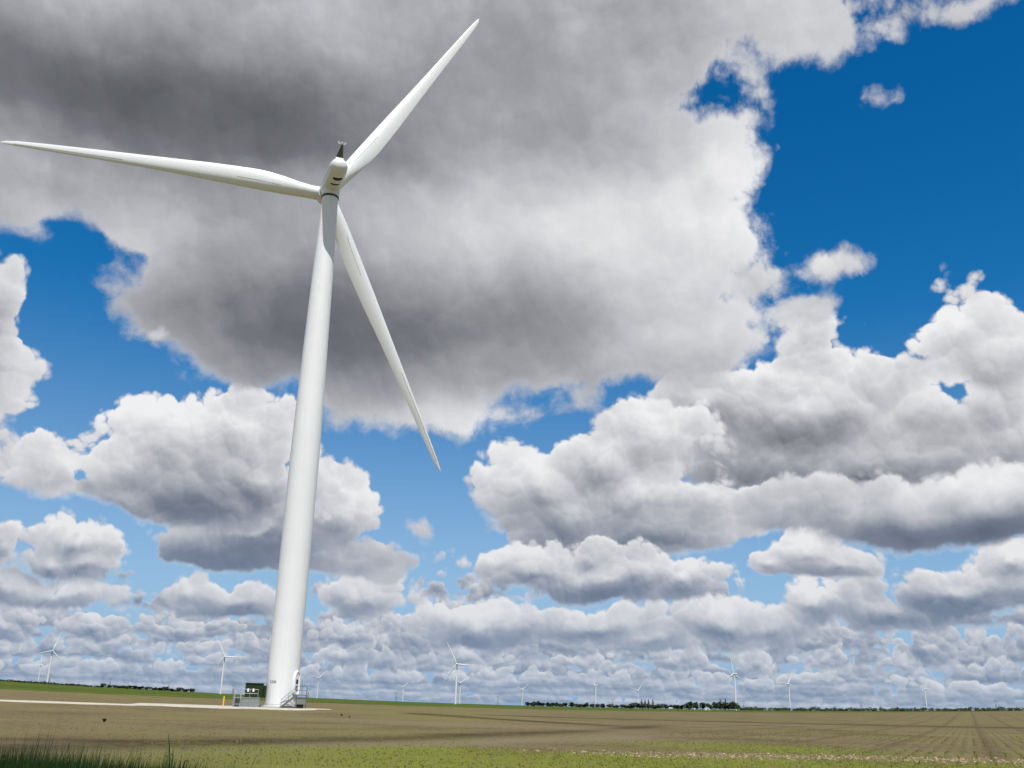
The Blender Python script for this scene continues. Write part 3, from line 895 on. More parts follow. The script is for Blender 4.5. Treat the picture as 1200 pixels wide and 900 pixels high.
def near_turbine():
    root = thing('wind_turbine', 'huge white wind turbine towering in the foreground beside the green transformer', 'wind turbine', (TX, TY, TZ))
    cuts = [0.32, 21.5, 43.0, 61.5, TOP_H - 0.25]
    for a_, b_ in zip(cuts, cuts[1:]):
        bm = bmesh.new()
        hs_ = [a_ + 0.012] + [a_ + (b_ - a_) * t / 8 for t in range(1, 8)] + [b_ - 0.012]
        lathe(bm, [(tower_radius(h), h) for h in hs_], 96)
        link('tower_section', auto_smooth(mesh_from('tower_section', bm), 40), M['tower'], root)
    for h in cuts[1:-1]:
        r = tower_radius(h)
        link('flange_joint', ring_mesh('flange_joint', r - 0.1, r + 0.006, h - 0.05, h + 0.05, 96), M['tower'], root)
    # foot: base flange with its bolts, on the concrete foundation
    link('base_flange', ring_mesh('base_flange', 1.9, 2.36, 0.22, 0.33, 96), M['tower'], root)
    bm = bmesh.new()
    for k in range(72):
        t = 2 * math.pi * k / 72
        x, y = 2.27 * math.cos(t), 2.27 * math.sin(t)
        tube(bm, (x, y, 0.32), (x, y, 0.50), 0.045, 6)
    link('anchor_bolt_ring', mesh_from('anchor_bolt_ring', bm), M['steel'], root, kind='stuff')
    bm = bmesh.new()
    lathe(bm, [(2.85, -0.3), (2.85, 0.16), (2.78, 0.22), (0.05, 0.22)], 64)
    link('foundation', auto_smooth(mesh_from('foundation', bm)), M['concrete'], root)
    # yaw ring
    link('yaw_ring', ring_mesh('yaw_ring', 1.1, 1.38, TOP_H - 0.30, TOP_H - 0.02, 64), M['black'], root)
    bm = bmesh.new()
    lathe(bm, [(1.20, TOP_H - 0.1), (1.34, TOP_H + 0.05), (1.45, TOP_H + 1.2)], 48)
    link('nacelle_collar', auto_smooth(mesh_from('nacelle_collar', bm)), M['nacelle'], root)

    yawM = Matrix.Rotation(YAW, 4, 'Z')
    NM = Matrix.Translation((0, 0, HUB_H)) @ yawM @ Matrix.Rotation(R(2.0), 4, 'X')
    nac = link('nacelle', NAC, M['nacelle'], root)
    nac.matrix_local = NM
    # vents under the tail: curved dark slots following the skin
    for y0, wdt, a0, a1 in ((-5.15, 0.40, -112, -52), (-3.30, 0.24, -116, -58)):
        bm = bmesh.new()
        prev = None
        for k in range(13):
            t = R(a0 + (a1 - a0) * k / 12)
            taper = math.sin(math.pi * (0.06 + 0.88 * k / 12)) ** 0.5
            r = 1.49
            ring = [bm.verts.new((rr * math.cos(t), y0 + s_ * wdt * taper, rr * math.sin(t))) for rr, s_ in ((r - 0.1, -1), (r + 0.05, -1), (r + 0.05, 1), (r - 0.1, 1))]
            if prev:
                for q in range(4):
                    bm.faces.new((prev[q], prev[(q + 1) % 4], ring[(q + 1) % 4], ring[q]))
            else:
                bm.faces.new(ring)
            prev = ring
        bm.faces.new(prev)
        bmesh.ops.recalc_face_normals(bm, faces=bm.faces)
        link('vent', mesh_from('vent', bm), M['vent'], nac)
    # ribs along the roof
    for y0 in (-4.6, -3.2, -1.8, -0.4):
        bm = bmesh.new()
        box(bm, (-0.95, y0, 1.28), (0.10, 0.34, 0.10), bevel=0.02)
        link('roof_hatch_catch', mesh_from('roof_hatch_catch', bm), M['nacelle'], nac)
    # sensor mast
    bm = bmesh.new()
    box(bm, (0, -5.9, 1.42), (1.25, 1.2, 0.42), bevel=0.06)
    link('mast_base', mesh_from('mast_base', bm), M['nacelle'], nac)
    bm = bmesh.new()
    b0 = [(-0.60, -6.35, 1.6), (0.55, -6.35, 1.6), (0.55, -5.45, 1.6), (-0.60, -5.45, 1.6)]
    b1 = [(0.16, -5.98, 4.3), (0.42, -5.98, 4.3), (0.42, -5.82, 4.3), (0.16, -5.82, 4.3)]
    v0 = [bm.verts.new(p) for p in b0]; v1 = [bm.verts.new(p) for p in b1]
    for k in range(4):
        bm.faces.new((v0[k], v0[(k + 1) % 4], v1[(k + 1) % 4], v1[k]))
    bm.faces.new(v0[::-1]); bm.faces.new(v1)
    mast = link('sensor_mast', mesh_from('sensor_mast', bm), M['fin'], nac)
    bm = bmesh.new()
    tube(bm, (-0.35, -5.9, 4.38), (0.80, -5.9, 4.38), 0.04)
    link('crossbar', mesh_from('crossbar', bm), M['nacelle'], nac)
    for x in (-0.3, 0.22, 0.75):
        bm = bmesh.new()
        tube(bm, (x, -5.9, 4.38), (x, -5.9, 4.66), 0.035)
        for q in range(3):
            t = q * 2.1 + x
            tube(bm, (x, -5.9, 4.64), (x + 0.17 * math.cos(t), -5.9 + 0.17 * math.sin(t), 4.64), 0.02, 6)
            bmesh.ops.create_icosphere(bm, subdivisions=1, radius=0.07, matrix=Matrix.Translation((x + 0.17 * math.cos(t), -5.9 + 0.17 * math.sin(t), 4.64)))
        link('wind_sensor', mesh_from('wind_sensor', bm), M['white'], nac)
    bm = bmesh.new()
    tube(bm, (1.05, -0.2, -2.05), (1.05, -0.2, -2.6), 0.10, 10); tube(bm, (1.05, -0.2, -2.6), (1.05, -0.2, -2.75), 0.14, 10)
    link('service_lamp', mesh_from('service_lamp', bm), M['steel'], nac)

    hub_pos = Matrix.Translation((0, 0, HUB_H)) @ yawM @ Matrix.Translation((0, OVER, OVER * math.sin(TILT)))
    hub = link('hub', HUBM, M['nacelle'], root)
    hub.matrix_local = hub_pos @ Matrix.Rotation(TILT, 4, 'X')
    for d, BM, sg in rotor_frames(R(179.8)):
        bl = link('blade', BLADE, M['blade'], root)
        bl.matrix_local = hub_pos @ Matrix.Translation(d * 1.05) @ BM @ Matrix.Diagonal((sg, 1, 1, 1))
        link('seam_strip', STRIP_IN, M['strip'], bl)
        link('edge_tape', STRIP_OUT, M['strip'], bl)

    # ---- door, number, on the tower wall.  local frame: u right of the sight line, c towards the camera
    view = Vector((TX, TY, 0)).normalized()
    er = Vector((view.y, -view.x, 0))
    ec = -view
    def loc(u, c, z): return er * u + ec * c + Vector((0, 0, z))
    DA = R(56)                                   # door angle from the camera side round to the right
    dd = er * math.sin(DA) + ec * math.cos(DA)   # outward
    dt = Vector((-dd.y, dd.x, 0))                # tangent
    if dt.dot(er) < 0: dt = -dt
    DZ = 1.75
    def door_outline(w, h, n=14):
        pts = []
        for k in range(n + 1):                   # rounded foot
            t = math.pi + math.pi * k / n
            pts.append((w / 2 * math.cos(t), w / 2 * 0.55 + w / 2 * 0.55 * math.sin(t)))
        for k in range(n + 1):                   # pointed-oval head
            t = math.pi * k / n
            pts.append((w / 2 * math.cos(t), h - w * 0.9 + w * 0.9 * math.sin(t)))
        return pts
    def slab(name, outline, r0, r1, m, parent, inner=None):
        bm = bmesh.new()
        def ringv(o, r): return [bm.verts.new(dd * r + dt * x + Vector((0, 0, DZ + z))) for x, z in o]
        a0, a1 = ringv(outline, r0), ringv(outline, r1)
        n = len(outline)
        for k in range(n):
            bm.faces.new((a0[k], a0[(k + 1) % n], a1[(k + 1) % n], a1[k]))
        if inner:
            i0, i1 = ringv(inner, r0), ringv(inner, r1)
            for k in range(n):
                bm.faces.new((i0[k], i1[k], i1[(k + 1) % n], i0[(k + 1) % n]))
                bm.faces.new((a1[k], a1[(k + 1) % n], i1[(k + 1) % n], i1[k]))
        else:
            bm.faces.new(a1)
        bmesh.ops.recalc_face_normals(bm, faces=bm.faces)
        return link(name, auto_smooth(mesh_from(name, bm), 40), m, parent)
    outer, inner = door_outline(1.28, 3.15), [(x * 0.80, 0.12 + z * 0.925) for x, z in door_outline(1.28, 3.15)]
    slab('door_frame', outer, 1.85, 2.40, M['tower'], root, inner)
    door = slab('door', inner, 1.9, 2.30, M['white'], root)
    def plate(name, x, z, w, h, m):
        bm = bmesh.new()
        rot = Matrix((dt, dd, Vector((0, 0, 1)))).transposed()
        box(bm, dd * 2.315 + dt * x + Vector((0, 0, DZ + z)), (w, 0.03, h), rot, 0.008)
        return link(name, mesh_from(name, bm), m, door)
    plate('door_vent', 0.0, 1.72, 0.46, 0.60, M['black'])
    # round emblem: a broken ring with a bar
    bm = bmesh.new()
    prev = None
    for k in range(21):
        t = R(40 + 290 * k / 20)
        ring = []
        for rr, dp in ((0.19, 2.30), (0.30, 2.30), (0.30, 2.325), (0.19, 2.325)):
            ring.append(bm.verts.new(dd * dp + dt * (rr * math.cos(t)) + Vector((0, 0, DZ + 0.88 + rr * 1.1 * math.sin(t)))))
        if prev:
            for q in range(4): bm.faces.new((prev[q], prev[(q + 1) % 4], ring[(q + 1) % 4], ring[q]))
        else: bm.faces.new(ring)
        prev = ring
    bm.faces.new(prev)
    rot = Matrix((dt, dd, Vector((0, 0, 1)))).transposed()
    box(bm, dd * 2.312 + dt * 0.08 + Vector((0, 0, DZ + 0.90)), (0.24, 0.024, 0.09), rot @ Matrix.Rotation(R(-35), 3, 'Y'))
    bmesh.ops.recalc_face_normals(bm, faces=bm.faces)
    link('door_emblem', mesh_from('door_emblem', bm), M['dark_text'], door)
    plate('door_handle', 0.36, 0.55, 0.05, 0.22, M['black'])

    # number stencilled on the steel
    cu = bpy.data.curves.new('tower_number', 'FONT')
    cu.body = 'S-046'
    cu.size = 0.56
    cu.align_x = 'CENTER'
    cu.extrude = 0.0
    tmp = bpy.data.objects.new('tower_number', cu)
    C.objects.link(tmp)
    bpy.context.view_layer.update()
    me = bpy.data.meshes.new_from_object(tmp.evaluated_get(bpy.context.evaluated_depsgraph_get()))
    bpy.data.objects.remove(tmp)
    bm = bmesh.new(); bm.from_mesh(me)
    bmesh.ops.subdivide_edges(bm, edges=[e for e in bm.edges if e.calc_length() > 0.06], cuts=3)
    NA = R(-37)
    for v in bm.verts:
        x, z = v.co.x * 0.72 * 1.15, v.co.y * 1.15
        t = NA + x / 2.16
        p = (er * math.sin(t) + ec * math.cos(t)) * 2.172
        v.co = Vector((p.x, p.y, 3.15 + z))
    bm.to_mesh(me); bm.free()
    me.materials.clear()
    me.name = 'tower_number'
    link('tower_number', me, M['dark_text'], root)

    # ---- access stair and landing: one steel assembly that bolts to the pad
    st = thing('access_stair', 'grey steel stair and railed landing at the turbine door', 'stair', (TX, TY, TZ))
    LZ = 1.72
    def at(u, c, z): return tuple(loc(u, c, z))
    rotL = Matrix((er, ec, Vector((0, 0, 1)))).transposed()
    if rotL.determinant() < 0: rotL = Matrix((er, -ec, Vector((0, 0, 1)))).transposed()
    def part(name, fn, m, parent=st):
        bm = bmesh.new(); fn(bm)
        return link(name, mesh_from(name, bm), m, parent)
    u0, u1, c0, c1 = 1.95, 3.35, 1.45, 3.15
    part('landing_deck', lambda bm: box(bm, loc((u0 + u1) / 2, (c0 + c1) / 2, LZ), (u1 - u0, c1 - c0, 0.09), rotL, 0.01), M['stair'])
    for u, c in ((u0 + .06, c0 + .06), (u1 - .06, c0 + .06), (u0 + .06, c1 - .06), (u1 - .06, c1 - .06)):
        part('leg', lambda bm: tube(bm, at(u, c, 0.02), at(u, c, LZ - 0.045), 0.045), M['stair'])
        if (u, c) != (u0 + .06, c1 - .06) and (u, c) != (u0 + .06, c0 + .06):
            part('rail_post', lambda bm: tube(bm, at(u, c, LZ + 0.045), at(u, c, LZ + 1.15), 0.028), M['stair'])
    part('rail_post', lambda bm: tube(bm, at(u1 - .06, 2.3, LZ + 0.045), at(u1 - .06, 2.3, LZ + 1.15), 0.026), M['stair'])
    part('rail_post', lambda bm: tube(bm, at(2.65, c1 - .06, LZ + 0.045), at(2.65, c1 - .06, LZ + 1.15), 0.026), M['stair'])
    for z in (0.60, 1.15):
        part('rail', lambda bm: tube(bm, at(u1 - .06, c0 + .06, LZ + z), at(u1 - .06, c1 - .06, LZ + z), 0.026), M['stair'])
        part('rail', lambda bm: tube(bm, at(u0 + .1, c1 - .06, LZ + z), at(u1 - .06, c1 - .06, LZ + z), 0.026), M['stair'])
    # flight running down to the left along the tower
    n = 8
    sx0, sx1, sc0, sc1 = 1.95, -0.02, 2.42, 3.22
    for c in (sc0, sc1):
        def stringer(bm, c=c):
            p, q = loc(sx1, c, 0.05), loc(sx0, c, LZ)
            d = (q - p); ln = d.length; mid = (p + q) / 2
            ang = math.atan2(LZ - 0.05, sx0 - sx1)
            box(bm, mid, (ln + 0.15, 0.05, 0.24), rotL @ Matrix.Rotation(-ang, 3, 'Y'))
        part('stringer', stringer, M['stair'])
        for t in (0.03, 0.5, 0.97):
            u, z = sx1 + (sx0 - sx1) * t, 0.05 + (LZ - 0.05) * t
            part('rail_post', lambda bm: tube(bm, at(u, c, z), at(u, c, z + 1.02), 0.026), M['stair'])
        for hgt in (0.55, 1.02):
            part('handrail', lambda bm: tube(bm, at(sx1 + .03, c, 0.08 + hgt), at(sx0 - .03, c, LZ + hgt), 0.027), M['stair'])
    for k in range(n):
        t = (k + 0.5) / n
        part('tread', lambda bm: box(bm, loc(sx1 + (sx0 - sx1) * t, (sc0 + sc1) / 2, 0.05 + (LZ - 0.05) * (k + 1) / (n + 0.5)), (0.27, sc1 - sc0 - 0.06, 0.04), rotL), M['panel'])

    # equipment cabinet under the landing
    cb = thing('cooling_cabinet', 'grey metal cabinet tucked under the stair landing', 'cabinet', (TX, TY, TZ))
    bm = bmesh.new(); box(bm, loc(2.66, 2.25, 0.92), (1.16, 1.3, 0.72), rotL, 0.02)
    link('cabinet_body', mesh_from('cabinet_body', bm), M['panel'], cb)
    bm = bmesh.new(); box(bm, loc(2.55, 2.2, 0.31), (0.9, 1.0, 0.5), rotL)
    link('cabinet_plinth', mesh_from('cabinet_plinth', bm), M['vent'], cb)
    for k in range(5):
        bm = bmesh.new(); box(bm, loc(2.66, 2.91, 0.70 + k * 0.11), (0.9, 0.03, 0.03), rotL)
        link('louvre', mesh_from('louvre', bm), M['steel'], cb)

    # ---- transformer on its grey skirt with railing
    tr = thing('transformer', 'dark green transformer box with two white labels at left of the tower', 'transformer', (TX, TY, TZ))
    g0, g1, gz0, gz1 = -4.95, -2.55, 1.26, 3.02
    part('transformer_tank', lambda bm: box(bm, loc((g0 + g1) / 2 + .1, 0.75, (gz0 + gz1) / 2), (2.35, 1.9, gz1 - gz0), rotL, 0.03), M['green_box'], tr)
    part('transformer_lid', lambda bm: box(bm, loc((g0 + g1) / 2 + .1, 0.78, gz1 + 0.05), (2.46, 2.02, 0.09), rotL, 0.02), M['green_box'], tr)
    part('radiator_bank', lambda bm: box(bm, loc(g1 + 0.20, 0.25, (gz0 + gz1) / 2 - 0.08), (0.38, 1.3, gz1 - gz0 - 0.2), rotL, 0.03), M['green_box'], tr)
    for k in range(6):
        part('radiator_fin', lambda bm: box(bm, loc(g1 + 0.42, -0.25 + k * 0.2, (gz0 + gz1) / 2 - 0.08), (0.14, 0.035, gz1 - gz0 - 0.4), rotL), M['green_box'], tr)
    for u in (-4.42, -3.72):
        part('white_label', lambda bm: box(bm, loc(u, 1.715, 2.18), (0.24, 0.03, 0.40), rotL, 0.012), M['white'], tr)
    part('cabinet_door_seam', lambda bm: box(bm, loc(-4.05, 1.705, 2.1), (0.03, 0.02, 1.5), rotL), M['vent'], tr)

    pf = thing('transformer_platform', 'grey steel skirted platform with pipe railing carrying the green transformer', 'platform', (TX, TY, TZ))
    part('deck', lambda bm: box(bm, loc(-4.5, 1.2, 1.21), (3.5, 3.2, 0.08), rotL, 0.01), M['steel'], pf)
    for k in range(5):
        part('skirt_panel', lambda bm: box(bm, loc(-5.90 + k * 0.70, 2.72, 0.60), (0.68, 0.05, 1.12), rotL, 0.008), M['panel'], pf)
    part('side_panel', lambda bm: box(bm, loc(-2.80, 1.2, 0.60), (0.05, 2.9, 1.12), rotL), M['panel'], pf)
    part('side_panel', lambda bm: box(bm, loc(-6.22, 1.2, 0.60), (0.05, 2.9, 1.12), rotL), M['panel'], pf)
    for u in (-6.15, -5.2, -4.1, -3.05):
        part('rail_post', lambda bm: tube(bm, at(u, 2.68, 1.25), at(u, 2.68, 2.28), 0.028), M['steel'], pf)
    for z in (1.75, 2.28):
        part('rail', lambda bm: tube(bm, at(-5.2, 2.68, z), at(-3.05, 2.68, z), 0.026), M['steel'], pf)
        part('rail', lambda bm: tube(bm, at(-6.15, 2.68, z), at(-6.15, 0.0, z), 0.026), M['steel'], pf)
    for k in range(4):
        part('step', lambda bm: box(bm, loc(-5.62, 2.88 + 0.24 * (3 - k), 0.22 + 0.26 * k), (0.72, 0.24, 0.04), rotL), M['vent'], pf)
    for u in (-5.99, -5.25):
        def stg(bm, u=u):
            p, q = loc(u, 3.75, 0.05), loc(u, 2.78, 1.2)
            tube(bm, p, q, 0.05)
        part('step_stringer', stg, M['steel'], pf)
        part('handrail', lambda bm: tube(bm, at(u, 3.65, 1.0), at(u, 2.74, 2.2), 0.026), M['steel'], pf)
        part('rail_post', lambda bm: tube(bm, at(u, 3.65, 0.1), at(u, 3.65, 1.0), 0.026), M['steel'], pf)

    # bollard
    p = loc(-7.45, 1.2, 0)
    bo = thing('bollard', 'yellow steel bollard standing on the gravel left of the transformer', 'bollard', (TX + p.x, TY + p.y, height(TX + p.x, TY + p.y) + 0.05))
    bm = bmesh.new()
    lathe(bm, [(0.10, -0.1), (0.10, 1.12), (0.085, 1.19), (0.04, 1.23), (0.005, 1.24)], 20)
    link('post', auto_smooth(mesh_from('post', bm)), M['yellow'], bo)
    bm = bmesh.new(); lathe(bm, [(0.24, -0.05), (0.24, 0.03), (0.20, 0.06), (0.11, 0.06)], 20, closed=False)
    link('footing', auto_smooth(mesh_from('footing', bm)), M['concrete'], bo)


near_turbine()

# ------------------------------------------------------------------ the turbines of the wind farm beyond
def far_tower_mesh():
    bm = bmesh.new()
    lathe(bm, [(tower_radius(h), h) for h in (-2.0, 0.0, 20, 38, 50, 61, 70, TOP_H)], 24)
    return auto_smooth(mesh_from('tower', bm), 40)


FT, FN, FH = far_tower_mesh(), NAC.copy(), HUBM.copy()
FB = BLADE.copy()
for me_ in (FN, FH, FB):
    me_.materials.clear()
    me_.materials.append(M['far_white'])

WIND = [
    (-1149, 2567, 75, 18, 'taller and nearer of the two distant turbines near the left edge'),
    (-2147, 4703, 100, 18, 'smaller and farther of the two distant turbines near the left edge'),
    (-631, 2281, 0, 18, 'distant turbine left of the big tower and the green transformer'),
    (-772, 4245, 43, 18, 'distant turbine just right of the big tower and its stair'),
    (-575, 5872, 44, 18, 'tiny distant turbine between the big tower and the pair in mid view'),
    (-99, 2143, -2, 18, 'taller front turbine of the overlapping distant pair in mid view'),
    (-173, 4112, 35, 18, 'shorter rear turbine of the overlapping distant pair in mid view'),
    (104, 5467, 155, 30, 'tiny distant turbine at the left end of the long tree row'),
    (350, 3831, 80, 72, 'distant turbine seen edge-on above the tree row'),
    (652, 4903, 45, 30, 'small distant turbine above the poplars in the tree row'),
    (537, 2346, 101, 34, 'white distant turbine rising behind the big pale tree ending the row'),
    (919, 3258, 55, 30, 'white distant turbine standing right of the tree row in the open'),
    (1646, 3951, 0, 38, 'rightmost distant white turbine above the far wood'),
]
for (x, y, ph, yw, lab) in WIND:
    t_ = thing('wind_turbine', lab, 'wind turbine', (x, y, height(x, y)), 0, 'wind turbines of the farm on the horizon')
    link('tower', FT, M['far_white'], t_)
    yM = Matrix.Rotation(R(yw), 4, 'Z')
    o = link('nacelle', FN, None, t_); o.matrix_local = Matrix.Translation((0, 0, HUB_H)) @ yM
    hp = Matrix.Translation((0, 0, HUB_H)) @ yM @ Matrix.Translation((0, OVER, OVER * math.sin(TILT)))
    o = link('hub', FH, None, t_); o.matrix_local = hp @ Matrix.Rotation(TILT, 4, 'X')
    for d, BM, sg in rotor_frames(R(ph)):
        o = link('blade', FB, None, t_)
        o.matrix_local = hp @ Matrix.Translation(d * 1.05) @ BM @ Matrix.Diagonal((sg, 1, 1, 1))


# ------------------------------------------------------------------ lattice pylons of the power line
def pylon_meshes():
    def bar(bm, p, q, r=0.16): tube(bm, p, q, r * 1.7, 4)
    body = bmesh.new()
    lv = [(0, 4.2), (7, 3.2), (13, 2.2), (18, 1.4), (22, 1.1)]
    for (z0, w0), (z1, w1) in zip(lv, lv[1:]):
        c0 = [(sx * w0, sy * w0 * 0.8, z0) for sx, sy in ((-1, -1), (1, -1), (1, 1), (-1, 1))]
        c1 = [(sx * w1, sy * w1 * 0.8, z1) for sx, sy in ((-1, -1), (1, -1), (1, 1), (-1, 1))]
        for k in range(4):
            bar(body, c0[k], c1[k], 0.24)
            bar(body, c0[k], c1[(k + 1) % 4], 0.13); bar(body, c0[(k + 1) % 4], c1[k], 0.13)
            bar(body, c1[k], c1[(k + 1) % 4], 0.13)
    head = bmesh.new()
    ring = [(-1.0, 22), (-3.6, 27), (-3.9, 30.5), (-2.4, 33.5), (2.4, 33.5), (3.9, 30.5), (3.6, 27), (1.0, 22)]
    for y in (-0.6, 0.6):
        for (x0, z0), (x1, z1) in zip(ring, ring[1:]):
            bar(head, (x0, y, z0), (x1, y, z1), 0.22)
    for x, z in ring: bar(head, (x, -0.6, z), (x, 0.6, z))
    arm = bmesh.new()
    bar(arm, (-6.8, 0, 31.0), (6.8, 0, 31.0), 0.26)
    for sx in (-1, 1):
        bar(arm, (sx * 6.8, 0, 31.0), (sx * 2.4, 0, 33.5)); bar(arm, (sx * 2.4, 0, 33.5), (sx * 3.4, 0, 36.0), 0.2)
    ins = bmesh.new()
    tube(ins, (0, 0, 31.0), (0, 0, 28.6), 0.2, 6)
    return [mesh_from(n_, b_) for n_, b_ in (('lattice_body', body), ('head_window', head), ('cross_arm', arm), ('insulator', ins))]


PB, PH_, PA, PI_ = pylon_meshes()
PYL = [(-24.02, 'lattice pylon beside the two turbines near the left edge'), (-21.11, 'lattice pylon above the left end of the dark thicket'),
       (-18.16, 'lattice pylon above the right end of the dark thicket'), (-14.82, 'lattice pylon between the left turbine and the transformer'),
       (-10.8, 'lattice pylon just right of the stair landing'), (-5.95, 'lattice pylon beside the tiny turbine left of the mid-view pair'),
       (-0.26, 'lattice pylon right of the overlapping pair of turbines'), (6.16, 'lattice pylon above the gap in the tree row'),
       (13.31, 'lattice pylon right beside the big pale tree'), (19.4, 'lattice pylon between the two rightmost white turbines'),
       (25.88, 'lattice pylon near the right edge above the far wood')]
for a_, lab in PYL:
    D_ = 4050.0
    x, y = D_ * math.sin(R(a_)), D_ * math.cos(R(a_))
    t_ = thing('power_pylon', lab, 'pylon', (x, y, height(x, y)), R(-a_ + 8 * math.sin(a_)), 'lattice pylons along the horizon')
    for n_, m_ in (('lattice_body', PB), ('head_window', PH_), ('cross_arm', PA)):
        link(n_, m_, M['pylon'], t_)
    for dx_ in (-6.6, 0, 6.6):
        o = link('insulator', PI_, M['pylon'], t_); o.location = (dx_, 0, 0)


# ------------------------------------------------------------------ trees
def crown_mesh(seed, shape='round', n=420, leaf=0.085, mat_='leaf'):
    """unit crown: height 1, width 1, foliage of many small leaf sprays in uneven lumps"""
    rnd = random.Random(seed)
    lumps = []
    if shape == 'round':
        for _ in range(11):
            a_ = rnd.uniform(0, 6.283); rr = rnd.uniform(0.05, 0.30); z = rnd.uniform(0.26, 0.80)
            s_ = rnd.uniform(0.13, 0.24) * (1.15 - 0.4 * abs(z - 0.5))
            lumps.append((rr * math.cos(a_), rr * math.sin(a_), z, s_))
    else:
        for k in range(9):
            z = 0.15 + 0.80 * k / 8
            lumps.append((rnd.uniform(-.12, .12), rnd.uniform(-.12, .12), z, 0.34 * math.sin(math.pi * (0.12 + 0.80 * k / 8)) + 0.06))
    verts, faces = [], []
    for _ in range(n):
        lx, ly, lz, ls = rnd.choice(lumps)
        d = Vector((rnd.gauss(0, 1), rnd.gauss(0, 1), rnd.gauss(0, 1))).normalized()
        rad = ls * rnd.uniform(0.45, 1.08)
        p = Vector((lx, ly, lz)) + Vector((d.x * rad, d.y * rad, d.z * rad * (0.9 if shape == 'round' else 0.5)))
        if p.z < 0.08: p.z = 0.08 + rnd.random() * 0.05
        u = Vector((rnd.gauss(0, 1), rnd.gauss(0, 1), rnd.gauss(0, 1))).normalized()
        w = u.orthogonal().normalized()
        s_ = leaf * rnd.uniform(0.6, 1.25)
        b_ = len(verts)
        verts += [tuple(p - u * s_), tuple(p + w * s_ * 0.62), tuple(p + u * s_), tuple(p - w * s_ * 0.62)]
        faces.append((b_, b_ + 1, b_ + 2, b_ + 3))
    me = bpy.data.meshes.new('crown')
    me.from_pydata(verts, [], faces)
    me.materials.append(M[mat_])
    return me


def trunk_mesh(seed):
    rnd = random.Random(seed)
    bm = bmesh.new()
    tube(bm, (0, 0, -0.03), (0.01, 0, 0.30), 0.030, 7, 0.020)
    tube(bm, (0.01, 0, 0.30), (0.0, 0.01, 0.70), 0.020, 6, 0.008)
    for k in range(5):
        a_ = rnd.uniform(0, 6.28); z = 0.22 + 0.09 * k
        tube(bm, (0.01, 0, z), (0.22 * math.cos(a_), 0.22 * math.sin(a_), z + 0.2), 0.012, 5, 0.004)
    return mesh_from('trunk', bm)


CROWNS = [crown_mesh(11 + k) for k in range(5)]
POPLAR = [crown_mesh(41 + k, 'poplar', 300, 0.07) for k in range(2)]
BIGC = crown_mesh(77, 'round', 1400, 0.055, 'leaf_light')
TRUNKS = [trunk_mesh(5 + k) for k in range(3)]
rt = random.Random(21)


def tree(az_, dist, h, w, crown, label, group=None):
    x, y = dist * math.sin(R(az_)), dist * math.cos(R(az_))
    t_ = thing('tree', label, 'tree', (x, y, height(x, y)), rt.uniform(0, 6.28), group)
    tr_ = link('trunk', TRUNKS[rt.randrange(3)], M['bark'], t_)
    tr_.scale = (h * 0.8, h * 0.8, h)
    c = link('crown', crown, None, t_)
    c.scale = (w, w, h)
    return t_


ROWTREES = [(1.39, 8.3, 10.5), (1.64, 8.5, 13.1), (1.8, 9.3, 8.9), (1.99, 9.8, 10.4), (2.26, 8.0, 14.7), (2.53, 8.6, 9.9), (2.81, 8.9, 12.5), (3.04, 9.0, 9.3),
            (3.27, 6.4, 10.9), (3.55, 8.9, 12.1), (3.87, 9.6, 13.8), (4.16, 7.9, 14.4), (4.53, 6.7, 15.0), (4.73, 9.7, 10.3), (5.05, 7.9, 12.8), (5.31, 8.0, 11.9),
            (5.58, 9.6, 12.6), (6.02, 8.4, 13.7), (6.35, 6.4, 12.3), (6.67, 8.5, 13.9), (6.95, 6.6, 12.6), (7.24, 6.8, 11.8), (7.33, 11.4, 16.6), (7.61, 9.7, 16.2),
            (7.84, 10.7, 12.6), (8.13, 10.3, 10.9), (8.37, 9.4, 15.6), (8.77, 10.0, 17.5), (9.15, 8.7, 12.7), (9.4, 9.0, 10.8), (9.66, 8.9, 14.9), (9.93, 9.4, 16.7),
            (10.34, 9.6, 16.9), (10.37, 14.6, 16.0), (10.71, 14.5, 16.3), (11.11, 13.8, 15.9), (11.44, 13.4, 14.0), (11.81, 14.3, 16.0), (12.05, 14.4, 15.2),
            (12.31, 14.5, 16.7), (12.58, 14.0, 16.7)]
for k, (a_, h, w) in enumerate(ROWTREES):
    if k < 14: lab, grp = 'low dark tree in the left, most open stretch of the distant tree row', 'trees of the open stretch'
    elif k < 22: lab, grp = 'low dark tree in the small gapped clumps midway along the tree row', 'trees of the gapped clumps'
    elif k < 33: lab, grp = 'dark tree in the low dense stretch behind the pale sheds', 'trees of the dense stretch'
    else: lab, grp = 'taller dark tree in the high block left of the big pale tree', 'trees of the high block'
    tree(a_, 1900 + rt.uniform(-25, 25), h * 1.06, w * 1.25, CROWNS[k % 5], lab, grp)
for a_, nth in ((7.77, 'first'), (7.96, 'second'), (8.15, 'third'), (8.38, 'last')):
    tree(a_, 1930, rt.uniform(15.0, 17.5), rt.uniform(4.5, 6.5), POPLAR[rt.randrange(2)], nth + ' from the left of four slim poplars above the low tree row', 'slim poplars over the row')
tree(12.1, 1915, 18.5, 5.5, POPLAR[0], 'left of the two slim poplars beside the big pale tree')
tree(12.35, 1915, 19.5, 5.5, POPLAR[1], 'right of the two slim poplars beside the big pale tree')
tree(12.86, 1880, 18.6, 23.0, BIGC, 'big pale green round tree ending the tree row on the right')
